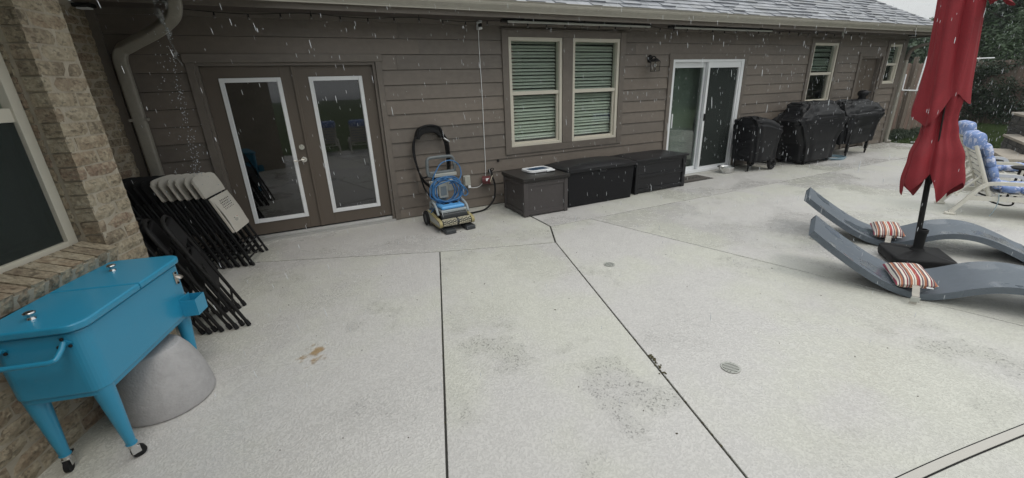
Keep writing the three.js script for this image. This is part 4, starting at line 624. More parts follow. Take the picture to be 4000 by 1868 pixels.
/* ---------- deck boxes ---------- */
{
  const t = thing('deck_box', 'small dark brown panelled deck box with a white tray on its lid', 'deck box', [4.185, 0, 0.6], -0.015);
  const hw = 0.355, hd = 0.34, h = 0.5, m = M.resin, u = g => uvBox(g, 1.2, rnd(), rnd());
  for (const [x, z] of [[-1, 1], [1, 1], [-1, -1], [1, -1]]) part('corner_post', u(rb(x > 0 ? hw - 0.06 : -hw, x > 0 ? hw : -hw + 0.06, 0.002, h, z > 0 ? hd - 0.05 : -hd, z > 0 ? hd : -hd + 0.05, 0.006)), m, t);
  part('front_panel', u(bb(-hw + 0.06, hw - 0.06, 0.03, h - 0.02, hd - 0.035, hd - 0.018)), m, t); part('rear_panel', u(bb(-hw + 0.06, hw - 0.06, 0.03, h - 0.02, -hd + 0.018, -hd + 0.035)), m, t);
  for (const s of [-1, 1]) part('side_panel', u(bb(s * (hw - 0.02) - 0.008, s * (hw - 0.02) + 0.008, 0.03, h - 0.02, -hd + 0.05, hd - 0.05)), m, t);
  part('top_rail', [u(rb(-hw + 0.06, hw - 0.06, h - 0.075, h, hd - 0.04, hd - 0.006, 0.004, 1)), u(rb(-hw + 0.002, -hw + 0.03, h - 0.075, h, -hd + 0.05, hd - 0.05, 0.004, 1))], m, t);
  part('bottom_rail', [u(rb(-hw + 0.06, hw - 0.06, 0.02, 0.08, hd - 0.04, hd - 0.006, 0.004, 1)), u(rb(-hw + 0.002, -hw + 0.03, 0.02, 0.08, -hd + 0.05, hd - 0.05, 0.004, 1))], m, t);
  part('lid', [rb(-hw - 0.02, hw + 0.02, h + 0.001, h + 0.05, -hd - 0.02, hd + 0.025, 0.01, 3), rb(-hw - 0.008, hw + 0.008, h - 0.012, h + 0.002, -hd - 0.008, hd + 0.012, 0.004, 1)], M.resinTop, t);
}
{
  const t = thing('deck_box', 'large black woven look deck box with curved lid, middle of the three', 'deck box', [5.21, 0, 0.56], 0.0);
  const hw = 0.625, hd = 0.3, h = 0.55;
  part('body', uvBox((() => { const g = new RoundedBoxGeometry(hw * 2, h, hd * 2, 3, 0.02).translate(0, h / 2 + 0.002, 0); const p = g.attributes.position; for (let i = 0; i < p.count; i++) { const k = lerp(0.955, 1, p.getY(i) / h); p.setX(i, p.getX(i) * k); p.setZ(i, p.getZ(i) * k); } g.computeVertexNormals(); return g; })(), 2), M.wicker, t);
  part('lid', gridGeo(30, 12, (u, v) => { const x = (u - 0.5) * (2 * hw + 0.05), z = (v - 0.5) * (2 * hd + 0.06), e = 1 - Math.pow(Math.abs(2 * u - 1), 6), f = 1 - Math.pow(Math.abs(2 * v - 1), 5); return [x, h + 0.02 + 0.035 * Math.pow(e * f, 0.6) + 0.03 * (1 - (2 * u - 1) ** 2) * f, z]; }), M.resinBlack, t).geometry.computeVertexNormals();
  part('lid_rim', [rb(-hw - 0.025, hw + 0.025, h - 0.025, h + 0.021, hd + 0.004, hd + 0.03, 0.006), rb(-hw - 0.025, hw + 0.025, h - 0.025, h + 0.021, -hd - 0.03, -hd - 0.004, 0.006), rb(-hw - 0.025, -hw - 0.003, h - 0.025, h + 0.0205, -hd - 0.004, hd + 0.004, 0.006), rb(hw + 0.003, hw + 0.025, h - 0.025, h + 0.0205, -hd - 0.004, hd + 0.004, 0.006)], M.resinBlack, t);
  part('latch', rb(-0.06, 0.06, h - 0.07, h - 0.03, hd - 0.005, hd + 0.012, 0.006), M.resinBlack, t);
}
{
  const t = thing('deck_box', 'black panelled deck box nearest the sliding door', 'deck box', [6.51, 0, 0.46], 0.02);
  const hw = 0.575, hd = 0.3, h = 0.535, m = M.resinBlack;
  part('body', rb(-hw + 0.02, hw - 0.02, 0.003, h, -hd + 0.015, hd - 0.015, 0.015, 2), m, t);
  for (const [y0, y1] of [[0.03, 0.08], [0.27, 0.31], [h - 0.05, h]]) part('rail', rb(-hw + 0.01, hw - 0.01, y0, y1, hd - 0.016, hd + 0.004, 0.005, 1), m, t);
  for (const x of [-hw + 0.045, hw - 0.045]) part('stile', rb(x - 0.035, x + 0.035, 0.004, h, hd - 0.016, hd + 0.008, 0.005, 1), m, t);
  part('lid', gridGeo(24, 12, (u, v) => { const x = (u - 0.5) * (2 * hw + 0.03), z = (v - 0.5) * (2 * hd + 0.06), e = 1 - Math.pow(Math.abs(2 * u - 1), 8), f = 1 - Math.pow(Math.abs(2 * v - 1), 5); return [x, h + 0.028 + 0.012 * e * f + 0.03 * (1 - v) * e * f, z]; }), m, t);
  part('lid_rim', [rb(-hw - 0.015, hw + 0.015, h + 0.001, h + 0.034, hd + 0.004, hd + 0.032, 0.008), rb(-hw - 0.015, hw + 0.015, h + 0.001, h + 0.034, -hd - 0.032, -hd - 0.004, 0.008), rb(-hw - 0.015, -hw + 0.01, h + 0.001, h + 0.0335, -hd - 0.004, hd + 0.004, 0.008), rb(hw - 0.01, hw + 0.015, h + 0.001, h + 0.0335, -hd - 0.004, hd + 0.004, 0.008)], m, t);
}
{ // white tray on the small box
  const t = thing('plastic_tray', 'white rimmed plastic tray with dark blue inside on the brown deck box', 'tray', [4.27, 0.5505, 0.52], 0.04);
  const rrp = (a, b, r) => { const p = []; for (const [cx, cz, q] of [[a - r, b - r, 0], [-a + r, b - r, 90], [-a + r, -b + r, 180], [a - r, -b + r, 270]]) for (let i = 0; i <= 6; i++) { const g = (q + 15 * i) * RAD; p.push(new THREE.Vector2(cx + r * Math.cos(g), cz + r * Math.sin(g))); } return p; };
  const s = new THREE.Shape(rrp(0.2, 0.145, 0.06)); s.holes.push(new THREE.Path(rrp(0.165, 0.11, 0.045)));
  part('rim', new THREE.ExtrudeGeometry(s, { depth: 0.022, bevelEnabled: true, bevelSize: 0.005, bevelThickness: 0.005, bevelSegments: 2 }).rotateX(-Math.PI / 2).translate(0, 0.012, 0), M.brightWhite, t);
  part('pan', new THREE.ExtrudeGeometry(new THREE.Shape(rrp(0.166, 0.111, 0.045)), { depth: 0.022, bevelEnabled: false }).rotateX(-Math.PI / 2).translate(0, 0.012, 0), mat(0.008, 0.05, 0.12, 0.3), t);
  part('foot', [rb(-0.16, -0.1, 0.0, 0.014, -0.08, 0.08, 0.004), rb(0.08, 0.15, 0.0, 0.014, -0.08, 0.08, 0.004)], M.brightWhite, t);
  part('spout', [rb(0.08, 0.19, 0.012, 0.034, 0.14, 0.2, 0.008), rb(0.06, 0.11, 0.004, 0.03, 0.15, 0.19, 0.008)], M.brightWhite, t);
}
/* ---------- lantern, eave bars, string lights ---------- */
{
  const t = thing('wall_lantern', 'black wall lantern with glass sides left of the sliding door', 'lamp', [6.79, 2.06, 0.015]);
  part('wall_plate', lathe([[0.001, 0], [0.06, 0.002], [0.062, 0.012], [0.045, 0.025], [0.02, 0.035], [0.001, 0.036]], 24).rotateX(Math.PI / 2).translate(0, 0.05, 0), M.blackIron, t);
  part('arm', tube([V(0, 0.05, 0.03), V(0.0, 0.08, 0.08), V(0.0, 0.07, 0.13), V(0, 0.045, 0.14)], 0.01, 20), M.blackIron, t);
  part('cap', lathe([[0.075, 0], [0.07, 0.012], [0.035, 0.04], [0.02, 0.05], [0.001, 0.052]], 20).translate(0, 0.0, 0.14), M.blackIron, t);
  for (const [a, b] of [[-1, -1], [-1, 1], [1, -1], [1, 1]]) part('cage_bar', rod(V(a * 0.055, 0.003, 0.14 + b * 0.055), V(a * 0.05, -0.15, 0.14 + b * 0.05), 0.0045, 0.0045, 6), M.blackIron, t);
  part('base_ring', [bb(-0.054, 0.054, -0.156, -0.15, 0.086, 0.194)], M.blackIron, t);
  for (const z of [0.094, 0.186]) part('glass_pane', bb(-0.05, 0.05, -0.149, 0.0, z - 0.0005, z + 0.0005), M.clearGlass, t);
  part('bulb', new THREE.SphereGeometry(0.02, 12, 10).scale(1, 1.6, 1).translate(0, -0.06, 0.14), M.brightWhite, t);
}
for (const [x0, x1, l] of [[3.95, 6.43, 'long thin eave bar with pale front above the window pair'], [6.95, 9.4, 'long thin eave bar with pale front above the sliding door']]) {
  const t = thing('eave_bar', l, 'shade bar', [0, 0, 0], 0, 'long bars under the eave');
  part('housing', rb(x0 - 0.07, x1 + 0.04, 2.548, 2.585, 0.27, 0.35, 0.006), M.blackIron, t);
  part('pale_front', rb(x0, x1, 2.535, 2.56, 0.3505, 0.372, 0.004), M.paleGrey, t);
  for (const k of [0.1, 0.5, 0.9]) part('hanger', bb(lerp(x0, x1, k) - 0.02, lerp(x0, x1, k) + 0.02, 2.5855, 2.5995, 0.29, 0.33), M.blackIron, t);
}
{
  const t = thing('string_lights', 'black string of unlit globe lights hanging under the eave', 'string lights');
  const pts = [], bulbs = []; for (let i = 0; i < 41; i++) { const x = 0.35 + i * 0.305, sag = [0.0, -0.02, -0.028, -0.012][i % 4]; pts.push(V(x, 2.575 + sag, 0.24)); bulbs.push([x, 2.575 + sag]); }
  part('cord', tube(pts, 0.004, 320, 5), M.blackPlastic, t);
  bulbs.forEach(([x, y]) => { const b = part('socket', rod(V(x, y - 0.03, 0.24), V(x, y + 0.003, 0.24), 0.009, 0.008, 8), M.blackPlastic, t); part('bulb', new THREE.SphereGeometry(0.016, 10, 8).translate(x, y - 0.043, 0.24), mat(0.16, 0.15, 0.14, 0.15), b); });
  for (let i = 0; i < 41; i += 4) part('hook', rod(V(0.35 + i * 0.305, 2.575, 0.24), V(0.35 + i * 0.305, 2.6, 0.24), 0.003, 0.003, 5), M.blackPlastic, t);
}
{ const t = thing('soffit_light', 'small pale rectangular light at the far right end of the eave', 'lamp', [14.82, 2.6, 0.25]); part('housing', rb(-0.1, 0.1, -0.03, 0, -0.05, 0.05, 0.008), M.blackIron, t); part('lens', rb(-0.085, 0.085, -0.045, -0.0305, -0.035, 0.045, 0.006), M.paleGrey, t); }
{ const t = thing('soffit_hook', 'small white bracket under the eave above the single window', 'bracket', [11.9, 2.6, 0.28]); part('plate', bb(-0.06, 0.06, -0.012, -0.0005, -0.015, 0.015), M.paleGrey, t); part('arm', [bb(-0.06, -0.035, -0.07, -0.0125, -0.012, 0.012), bb(-0.06, 0.0, -0.085, -0.0705, -0.012, 0.012)], M.paleGrey, t); }
/* ---------- doormat, bowl, hose by grills ---------- */
{
  const t = thing('door_mat', 'dark grey doormat with worn black lettering before the sliding door', 'doormat', [7.62, 0, 0.44]);
  const cv = document.createElement('canvas'); cv.width = 512; cv.height = 256; const c = cv.getContext('2d'); c.fillStyle = '#57534e'; c.fillRect(0, 0, 512, 256); const r = mulberry(9); for (let i = 0; i < 9000; i++) { const k = 60 + r() * 60; c.fillStyle = `rgb(${k},${k - 3},${k - 8})`; c.fillRect(r() * 512, r() * 256, 2, 2); }
  c.strokeStyle = '#17161a'; c.lineWidth = 13; c.lineCap = 'round'; c.beginPath(); for (let i = 0; i < 6; i++) { const x = 70 + i * 66; c.moveTo(x, 90); c.lineTo(x + 8, 170); c.moveTo(x, 92); c.quadraticCurveTo(x + 52, 90, x + 40, 128); c.quadraticCurveTo(x + 22, 140, x + 6, 132); } c.stroke();
  const ct = new THREE.CanvasTexture(cv); ct.colorSpace = THREE.SRGBColorSpace;
  part('mat', rb(-0.38, 0.38, 0.001, 0.012, -0.22, 0.17, 0.003, 1), mat(0.06, 0.055, 0.052, 0.95), t);
  part('print', new THREE.PlaneGeometry(0.7, 0.33).rotateX(-Math.PI / 2).translate(0, 0.0145, -0.025), new THREE.MeshPhysicalMaterial({ map: ct, roughness: 0.95 }), t);
}
{
  const t = thing('dog_bowl', 'round stainless steel bowl of water beside the sliding door', 'bowl', [8.65, 0.001, 0.36]);
  part('bowl', lathe([[0.001, 0.004], [0.1, 0.004], [0.105, 0], [0.115, 0.004], [0.135, 0.05], [0.15, 0.105], [0.163, 0.112], [0.167, 0.118], [0.16, 0.122], [0.147, 0.117], [0.13, 0.055], [0.1, 0.012], [0.001, 0.01]], 40), M.steel, t);
  part('water', new THREE.CylinderGeometry(0.143, 0.143, 0.003, 32).translate(0, 0.1, 0), mat(0.35, 0.37, 0.36, 0.04), t);
}
{ const l = []; for (let i = 0; i < 3; i++) { const p = []; for (let k = 0; k < 12; k++) { const a = k / 12 * Math.PI * 2; p.push(V(11.73 + Math.cos(a) * (0.24 + i * 0.02) * (1 + rr(-0.08, 0.08)), 0.011 + i * 0.017, 0.66 + Math.sin(a) * (0.2 + i * 0.01) * (1 + rr(-0.08, 0.08)))); } l.push(tube(p, 0.01, 60, 7, true)); }
  const t = thing('coiled_hose', 'pale blue hose coiled on the concrete between two covered grills', 'hose'); part('coil', l, mat(0.2, 0.3, 0.36, 0.4), t); part('nozzle', [rod(V(11.5, 0.02, 0.72), V(11.47, 0.12, 0.7), 0.03, 0.04), rod(V(11.47, 0.12, 0.7), V(11.44, 0.16, 0.7), 0.03)], M.brightWhite, t); }

/* ---------- covered grills ---------- */
const wr = fbm(5, 4, 1500), wr2 = fbm(16, 3, 1510);
function coverGeo(levels, wrinkle, seed, nu = 96, sub = 7) { // levels bottom->top: [y, x0, x1, z0, z1, corner]
  const L = []; for (let i = 0; i < levels.length - 1; i++) for (let k = 0; k < sub; k++) L.push(levels[i].map((a, j) => lerp(a, levels[i + 1][j], k / sub))); L.push(levels[levels.length - 1]);
  const last = L[L.length - 1]; for (const s of [0.8, 0.55, 0.3, 0.02]) { const cx = (last[1] + last[2]) / 2, cz = (last[3] + last[4]) / 2; L.push([last[0] + 0.012 * (1 - s), lerp(cx, last[1], s), lerp(cx, last[2], s), lerp(cz, last[3], s), lerp(cz, last[4], s), last[5]]); }
  const nv = L.length - 1;
  return gridGeo(nu, nv, (u, v) => {
    const [y, x0, x1, z0, z1, e] = L[Math.round(v * nv)], a = u * Math.PI * 2, c = Math.cos(a), s = Math.sin(a), k = 2 / e;
    const cx = (x0 + x1) / 2, cz = (z0 + z1) / 2, hx = (x1 - x0) / 2, hz = (z1 - z0) / 2;
    let px = Math.sign(c) * Math.pow(Math.abs(c), k), pz = -Math.sign(s) * Math.pow(Math.abs(s), k);
    const cr = 1 - Math.abs(wr(u * 2 + seed * 3, v * 1.6 + seed) * 2 - 1) * 2.2;
    const n = cr * 0.35 * sstep(0.35, 0.75, v) + (wr(u * 1 + seed, v * 0.35 + seed) - 0.5) * 1.6 + (wr2(u + seed, v + seed * 2) - 0.5) * 0.6 + Math.sin(u * 61 + 5 * v + seed) * lerp(0.3, 0.1, v), d = 1 + wrinkle * n;
    return [cx + hx * px * d, y + (wr2(u * 1.3, v * 1.1 + seed) - 0.5) * wrinkle * 0.5 + cr * wrinkle * 0.22 * sstep(0.5, 0.8, v), cz + hz * pz * d];
  });
}
M.cover = mat(0.007, 0.0072, 0.009, 0.45, { specularIntensity: 0.55, side: THREE.DoubleSide });
{
  const t = thing('covered_grill', 'smallest grill under a black cover, beside the sliding door', 'grill', [9.35, 0, 0.42], 0, 'grills under black covers');
  const g = coverGeo([[0.2, -0.34, 0.36, -0.28, 0.27, 5], [0.5, -0.36, 0.38, -0.29, 0.28, 6], [0.86, -0.4, 0.42, -0.29, 0.29, 7], [0.96, -0.4, 0.4, -0.27, 0.26, 6], [1.02, -0.36, 0.33, -0.2, 0.17, 4]], 0.12, 0.13);
  const p = g.attributes.position; for (let i = 0; i < p.count; i++) { const x = p.getX(i), y = p.getY(i); if (y > 0.6) p.setY(i, y - sstep(-0.2, 0.45, x) * 0.14 * sstep(0.6, 0.95, y)); } g.computeVertexNormals();
  part('cover', g, M.cover, t);
  for (const [x, z, r] of [[-0.3, 0.12, 1], [-0.3, -0.2, 1]]) part('leg', [rod(V(x, 0, z), V(x, 0.6, z), 0.016), rod(V(x - 0.05, 0.012, z), V(x + 0.02, 0.012, z), 0.012)], M.blackIron, t);
  for (const z of [0.24, -0.2]) { const w = part('wheel', [new THREE.TorusGeometry(0.088, 0.03, 10, 28).translate(0.24, 0.118, z)], M.rubber, t); const sp = [new THREE.CylinderGeometry(0.022, 0.022, 0.06, 12).rotateX(Math.PI / 2).translate(0.24, 0.118, z)]; for (let k = 0; k < 6; k++) { const a = k * Math.PI / 3; sp.push(rod(V(0.24, 0.118, z), V(0.24 + Math.cos(a) * 0.075, 0.118 + Math.sin(a) * 0.075, z), 0.008, 0.008, 6)); } part('spokes', sp, M.blackPlastic, w); }
  part('axle', rod(V(0.24, 0.118, -0.2), V(0.24, 0.118, 0.24), 0.012), M.blackIron, t); part('frame', [rod(V(0.22, 0.12, -0.2), V(0.25, 0.6, -0.2), 0.016), rod(V(0.22, 0.12, 0.17), V(0.25, 0.6, 0.17), 0.016)], M.blackIron, t);
}
{
  const t = thing('covered_grill', 'largest grill under a wrinkled black cover, between the other two', 'grill', [10.96, 0, 0.46], 0, 'grills under black covers');
  part('cover', coverGeo([[0.07, -0.5, 0.52, -0.3, 0.32, 6], [0.4, -0.52, 0.55, -0.3, 0.33, 6], [0.82, -0.78, 0.82, -0.31, 0.34, 7], [0.9, -0.84, 0.86, -0.31, 0.34, 6], [1.0, -0.68, 0.72, -0.29, 0.32, 5], [1.17, -0.52, 0.52, -0.25, 0.22, 5], [1.21, -0.46, 0.46, -0.2, 0.14, 4]], 0.14, 0.41, 160, 9), M.cover, t);
  for (const [x, z] of [[-0.4, 0.26], [0.42, 0.26], [-0.4, -0.22], [0.42, -0.22]]) { const c = part('caster', new THREE.CylinderGeometry(0.036, 0.036, 0.028, 18).rotateX(Math.PI / 2).translate(x, 0.036, z), M.rubber, t); part('fork', bb(x - 0.02, x + 0.02, 0.04, 0.12, z - 0.022, z + 0.022), M.blackIron, c); }
}
{
  const t = thing('covered_grill', 'covered smoker with a round capped chimney and orange hub caster', 'grill', [12.55, 0, 0.44], 0, 'grills under black covers');
  part('cover', coverGeo([[0.3, -0.6, 0.62, -0.26, 0.31, 6], [0.6, -0.62, 0.66, -0.27, 0.32, 6], [0.88, -0.72, 0.85, -0.28, 0.33, 5], [0.96, -0.72, 0.86, -0.26, 0.3, 5], [1.1, -0.64, 0.6, -0.22, 0.22, 4], [1.19, -0.55, 0.42, -0.15, 0.12, 3]], 0.13, 0.77, 160, 9), M.cover, t);
  part('chimney', lathe([[0.07, 1.15], [0.075, 1.28], [0.1, 1.3], [0.105, 1.34], [0.095, 1.38], [0.06, 1.405], [0.001, 1.41]], 22).translate(0.33, 0, -0.02), M.cover, t);
  part('chimney_cap', rb(0.36, 0.5, 1.345, 1.375, -0.09, 0.06, 0.012), M.cover, t);
  for (const [x, z] of [[-0.475, 0.31 - 0.02], [0.57, 0.17], [-0.475, -0.2], [0.57, -0.2]]) part('leg', bb(x - 0.025, x + 0.025, 0.1, 0.6, z - 0.025, z + 0.025), M.blackIron, t);
  part('shelf_rail', [rod(V(-0.475, 0.28, 0.29), V(0.57, 0.28, 0.17), 0.015), rod(V(0.66, 0.45, 0.2), V(0.7, 0.75, 0.2), 0.014)], M.blackIron, t);
  [[-0.475, 0.29, 0], [0.57, 0.17, 1], [-0.475, -0.2, 0], [0.57, -0.2, 0]].forEach(([x, z, o]) => { const c = part('caster', new THREE.TorusGeometry(0.038, 0.017, 10, 22).rotateY(0.5).translate(x, 0.055, z), M.rubber, t); part('hub', new THREE.CylinderGeometry(0.03, 0.03, 0.03, 16).rotateX(Math.PI / 2).rotateY(0.5).translate(x, 0.055, z), o ? mat(0.45, 0.14, 0.03, 0.4) : M.paleGrey, c); part('fork', [bb(x - 0.02, x + 0.02, 0.095, 0.105, z - 0.03, z + 0.03), bb(x - 0.01, x + 0.01, 0.05, 0.095, z + 0.024, z + 0.03)], M.steel, c); });
}
/* ---------- umbrella ---------- */
{
  const t = thing('patio_umbrella', 'closed dark red patio umbrella on a black pole between the grey loungers', 'umbrella', [6.26, 0, 4.27]);
  const b = new THREE.Group(); b.name = 'base'; t.add(b); b.rotation.y = 0.7;
  const hw = 0.235;
  part('base_body', gridGeo(64, 10, (u, v) => { const a = u * Math.PI * 2, c = Math.cos(a), s = Math.sin(a), k = 2 / 7; const y = [0.025, 0.028, 0.06, 0.085, 0.1, 0.108, 0.112, 0.122, 0.13, 0.134, 0.134][Math.round(v * 10)], r = [0.9, 0.98, 1, 1, 0.99, 0.96, 0.9, 0.6, 0.35, 0.2, 0.01][Math.round(v * 10)] * hw; const n = y > 0.1 ? 0.006 * Math.sin(a * 4) : 0; return [Math.sign(c) * Math.pow(Math.abs(c), k) * r, y + n, -Math.sign(s) * Math.pow(Math.abs(s), k) * r]; }), M.blackPlastic, b);
  for (const [x, z] of [[-1, -1], [1, -1], [-1, 1], [1, 1]]) part('foot', rb(x * 0.18 - 0.03, x * 0.18 + 0.03, 0.001, 0.035, z * 0.18 - 0.03, z * 0.18 + 0.03, 0.01), M.blackPlastic, b);
  part('locking_caster', [new THREE.CylinderGeometry(0.022, 0.022, 0.02, 14).rotateZ(Math.PI / 2).translate(-0.245, 0.024, -0.16), rb(-0.275, -0.225, 0.04, 0.06, -0.185, -0.135, 0.004)], M.blackIron, b);
  part('socket', lathe([[0.06, 0.125], [0.05, 0.15], [0.038, 0.165], [0.036, 0.3], [0.041, 0.305], [0.041, 0.335], [0.03, 0.34]], 24), M.blackPlastic, b);
  const U = new THREE.Group(); U.name = 'shade'; t.add(U); U.rotation.set(-0.078, 0, 0.028); // leans a little
  part('pole', rod(V(0, 0.13, 0), V(0, 2.75, 0), 0.021, 0.021, 16), M.blackIron, U);
  part('pole_label', new THREE.CylinderGeometry(0.0216, 0.0216, 0.04, 16, 1, true, 1.9, 1.1).translate(0, 0.53, 0), M.paleGrey, U);
  const fn = fbm(4, 3, 1600);
  const fold = (a, y, ph) => Math.sin(a * 4 + ph + 0.9 * Math.sin(y * 1.9)) * 0.62 + Math.sin(a * 7 + 2.3 + y * 0.9 + ph) * 0.4 + Math.sin(a * 13 - y * 1.2) * 0.16;
  // lower skirt, eight hanging points
  const R = (y, P) => { for (let i = 0; i < P.length - 1; i++) if (y <= P[i + 1][0]) return lerp(P[i][1], P[i + 1][1], sstep(0, 1, clamp((y - P[i][0]) / (P[i + 1][0] - P[i][0])))); return P[P.length - 1][1]; };
  const bulge = (a, a0, w) => { let d = ((a - a0) % (2 * Math.PI) + 3 * Math.PI) % (2 * Math.PI) - Math.PI; return Math.exp(-d * d / (w * w)); };
  const prof = [[0.55, 0.15], [0.8, 0.17], [1.0, 0.15], [1.22, 0.1], [1.33, 0.085], [1.5, 0.1], [2.1, 0.11], [2.5, 0.09], [2.72, 0.035]];
  const view = Math.atan2(5.885 - 4.27, 1.247 - 6.26); // direction from pole toward the viewer, around y
  U.userData = {};
  const cl = part('canopy', gridGeo(168, 64, (u, v) => { const a = u * Math.PI * 2, hem = 0.66 + 0.2 * Math.abs(((a * 3 / Math.PI + 0.35) % 1 + 1) % 1 * 2 - 1) + 0.06 * Math.sin(a * 2 + 1), y = lerp(hem, 2.72, v), r = R(y, prof) * (1 + 0.34 * fold(a, y, 0) * sstep(2.75, 2.2, y)) + 0.01; return [Math.cos(a) * r, y, Math.sin(a) * r]; }), M.redCloth, U);
  // outer wrap: folded gores lying over the tie, hanging lower on one side
  const prof2 = [[1.2, 0.15], [1.38, 0.145], [1.6, 0.135], [1.9, 0.135], [2.1, 0.135], [2.4, 0.135], [2.75, 0.03]];
  part('folded_gore', gridGeo(130, 54, (u, v) => { const a = view - 2.0 + u * 4.3, hem = 1.34 + 0.06 * Math.sin(a * 3 + 0.6) + 0.16 * sstep(0.55, 0.25, u), y = lerp(hem, 2.74, v), e = sstep(0, 0.09, u) * sstep(1, 0.91, u), r = (R(y, prof2) * (0.9 + 0.2 * fold(a, y, 1.4)) + 0.012 + 0.05 * bulge(a, view + 1.5, 0.5) * sstep(1.9, 1.4, y)) * lerp(0.7, 1, e); return [Math.cos(a) * r, y, Math.sin(a) * r]; }), M.redCloth, U);
  part('vent_flap', gridGeo(40, 12, (u, v) => { const a = view - 2.5 + u * 1.5, y = lerp(2.2 + 0.06 * Math.sin(u * 6), 2.7, v), r = lerp(0.27 + 0.04 * Math.sin(u * 9), 0.05, Math.pow(v, 0.8)); return [Math.cos(a) * r, y, Math.sin(a) * r]; }), M.redCloth, U);
  part('tie_strap', gridGeo(60, 2, (u, v) => { const a = u * Math.PI * 2, y = 1.3 + v * 0.035 + 0.03 * Math.sin(a), r = 0.098 * (1 + 0.3 * fold(a, 1.32, 0)); return [Math.cos(a) * r, y, Math.sin(a) * r]; }), M.redCloth, U);
  for (let k = 0; k < 8; k++) { const a = k * Math.PI / 4 + 0.27, r = 0.12; part('rib', rod(V(Math.cos(a) * r, 0.78, Math.sin(a) * r), V(Math.cos(a) * 0.035, 2.7, Math.sin(a) * 0.035), 0.006, 0.006, 6), M.blackIron, U); }
}
/* ---------- grey loungers, pillows ---------- */
function loungerGeo() { // x along (head - to foot +), z across 0..-0.56 (near edge at z=0), contact at x=0
  const pr = [[-0.77, 0.462], [-0.64, 0.365], [-0.52, 0.282], [-0.4, 0.205], [-0.28, 0.137], [-0.15, 0.086], [-0.02, 0.066], [0.08, 0.092], [0.16, 0.13], [0.25, 0.178], [0.36, 0.222], [0.48, 0.243], [0.6, 0.238], [0.72, 0.205], [0.86, 0.145], [0.98, 0.085], [1.04, 0.063]];
  const c = new THREE.CatmullRomCurve3(pr.map(p => V(p[0], p[1], 0))), N = 64, K = 12, Wd = 0.56, th = 0.063, pos = [], idx = [], uv = [];
  const pts = c.getPoints(N), ring = 2 * (K + 1);
  pts.forEach((p, i) => { const tn = c.getTangent(i / N), nx = -tn.y, ny = tn.x; for (let k = 0; k <= K; k++) { const q = k / K, e = 1 - Math.pow(Math.abs(2 * q - 1), 4), dish = -0.018 * e + (k === 0 || k === K ? -0.006 : 0); pos.push(p.x + nx * dish, p.y + ny * dish, -q * Wd - (k === 0 ? 0 : 0)); uv.push(p.x, q * Wd); } for (let k = K; k >= 0; k--) { const q = k / K; let x = p.x - nx * th, y = p.y - ny * th; y = Math.max(0.002, y); pos.push(x, y, -lerp(0.012, Wd - 0.012, q)); uv.push(p.x, q * Wd + 0.5); } });
  for (let i = 0; i < N; i++) for (let k = 0; k < ring; k++) { const a = i * ring + k, b = i * ring + (k + 1) % ring, d = a + ring, e = b + ring; idx.push(a, d, b, b, d, e); }
  for (const i of [0, N]) for (let k = 1; k < ring - 1; k++) i ? idx.push(i * ring, i * ring + k + 1, i * ring + k) : idx.push(0, k, k + 1);
  const g = new THREE.BufferGeometry(); g.setAttribute('position', new THREE.Float32BufferAttribute(pos, 3)); g.setAttribute('uv', new THREE.Float32BufferAttribute(uv, 2)); g.setIndex(idx); const n = g.toNonIndexed(); n.computeVertexNormals();
  // smooth across shallow angles
  const m = mergeVertices((() => { const q = n.clone(); q.deleteAttribute('normal'); q.deleteAttribute('uv'); return q; })(), 1e-4); m.computeVertexNormals();
  return uvBox(n, 1);
}
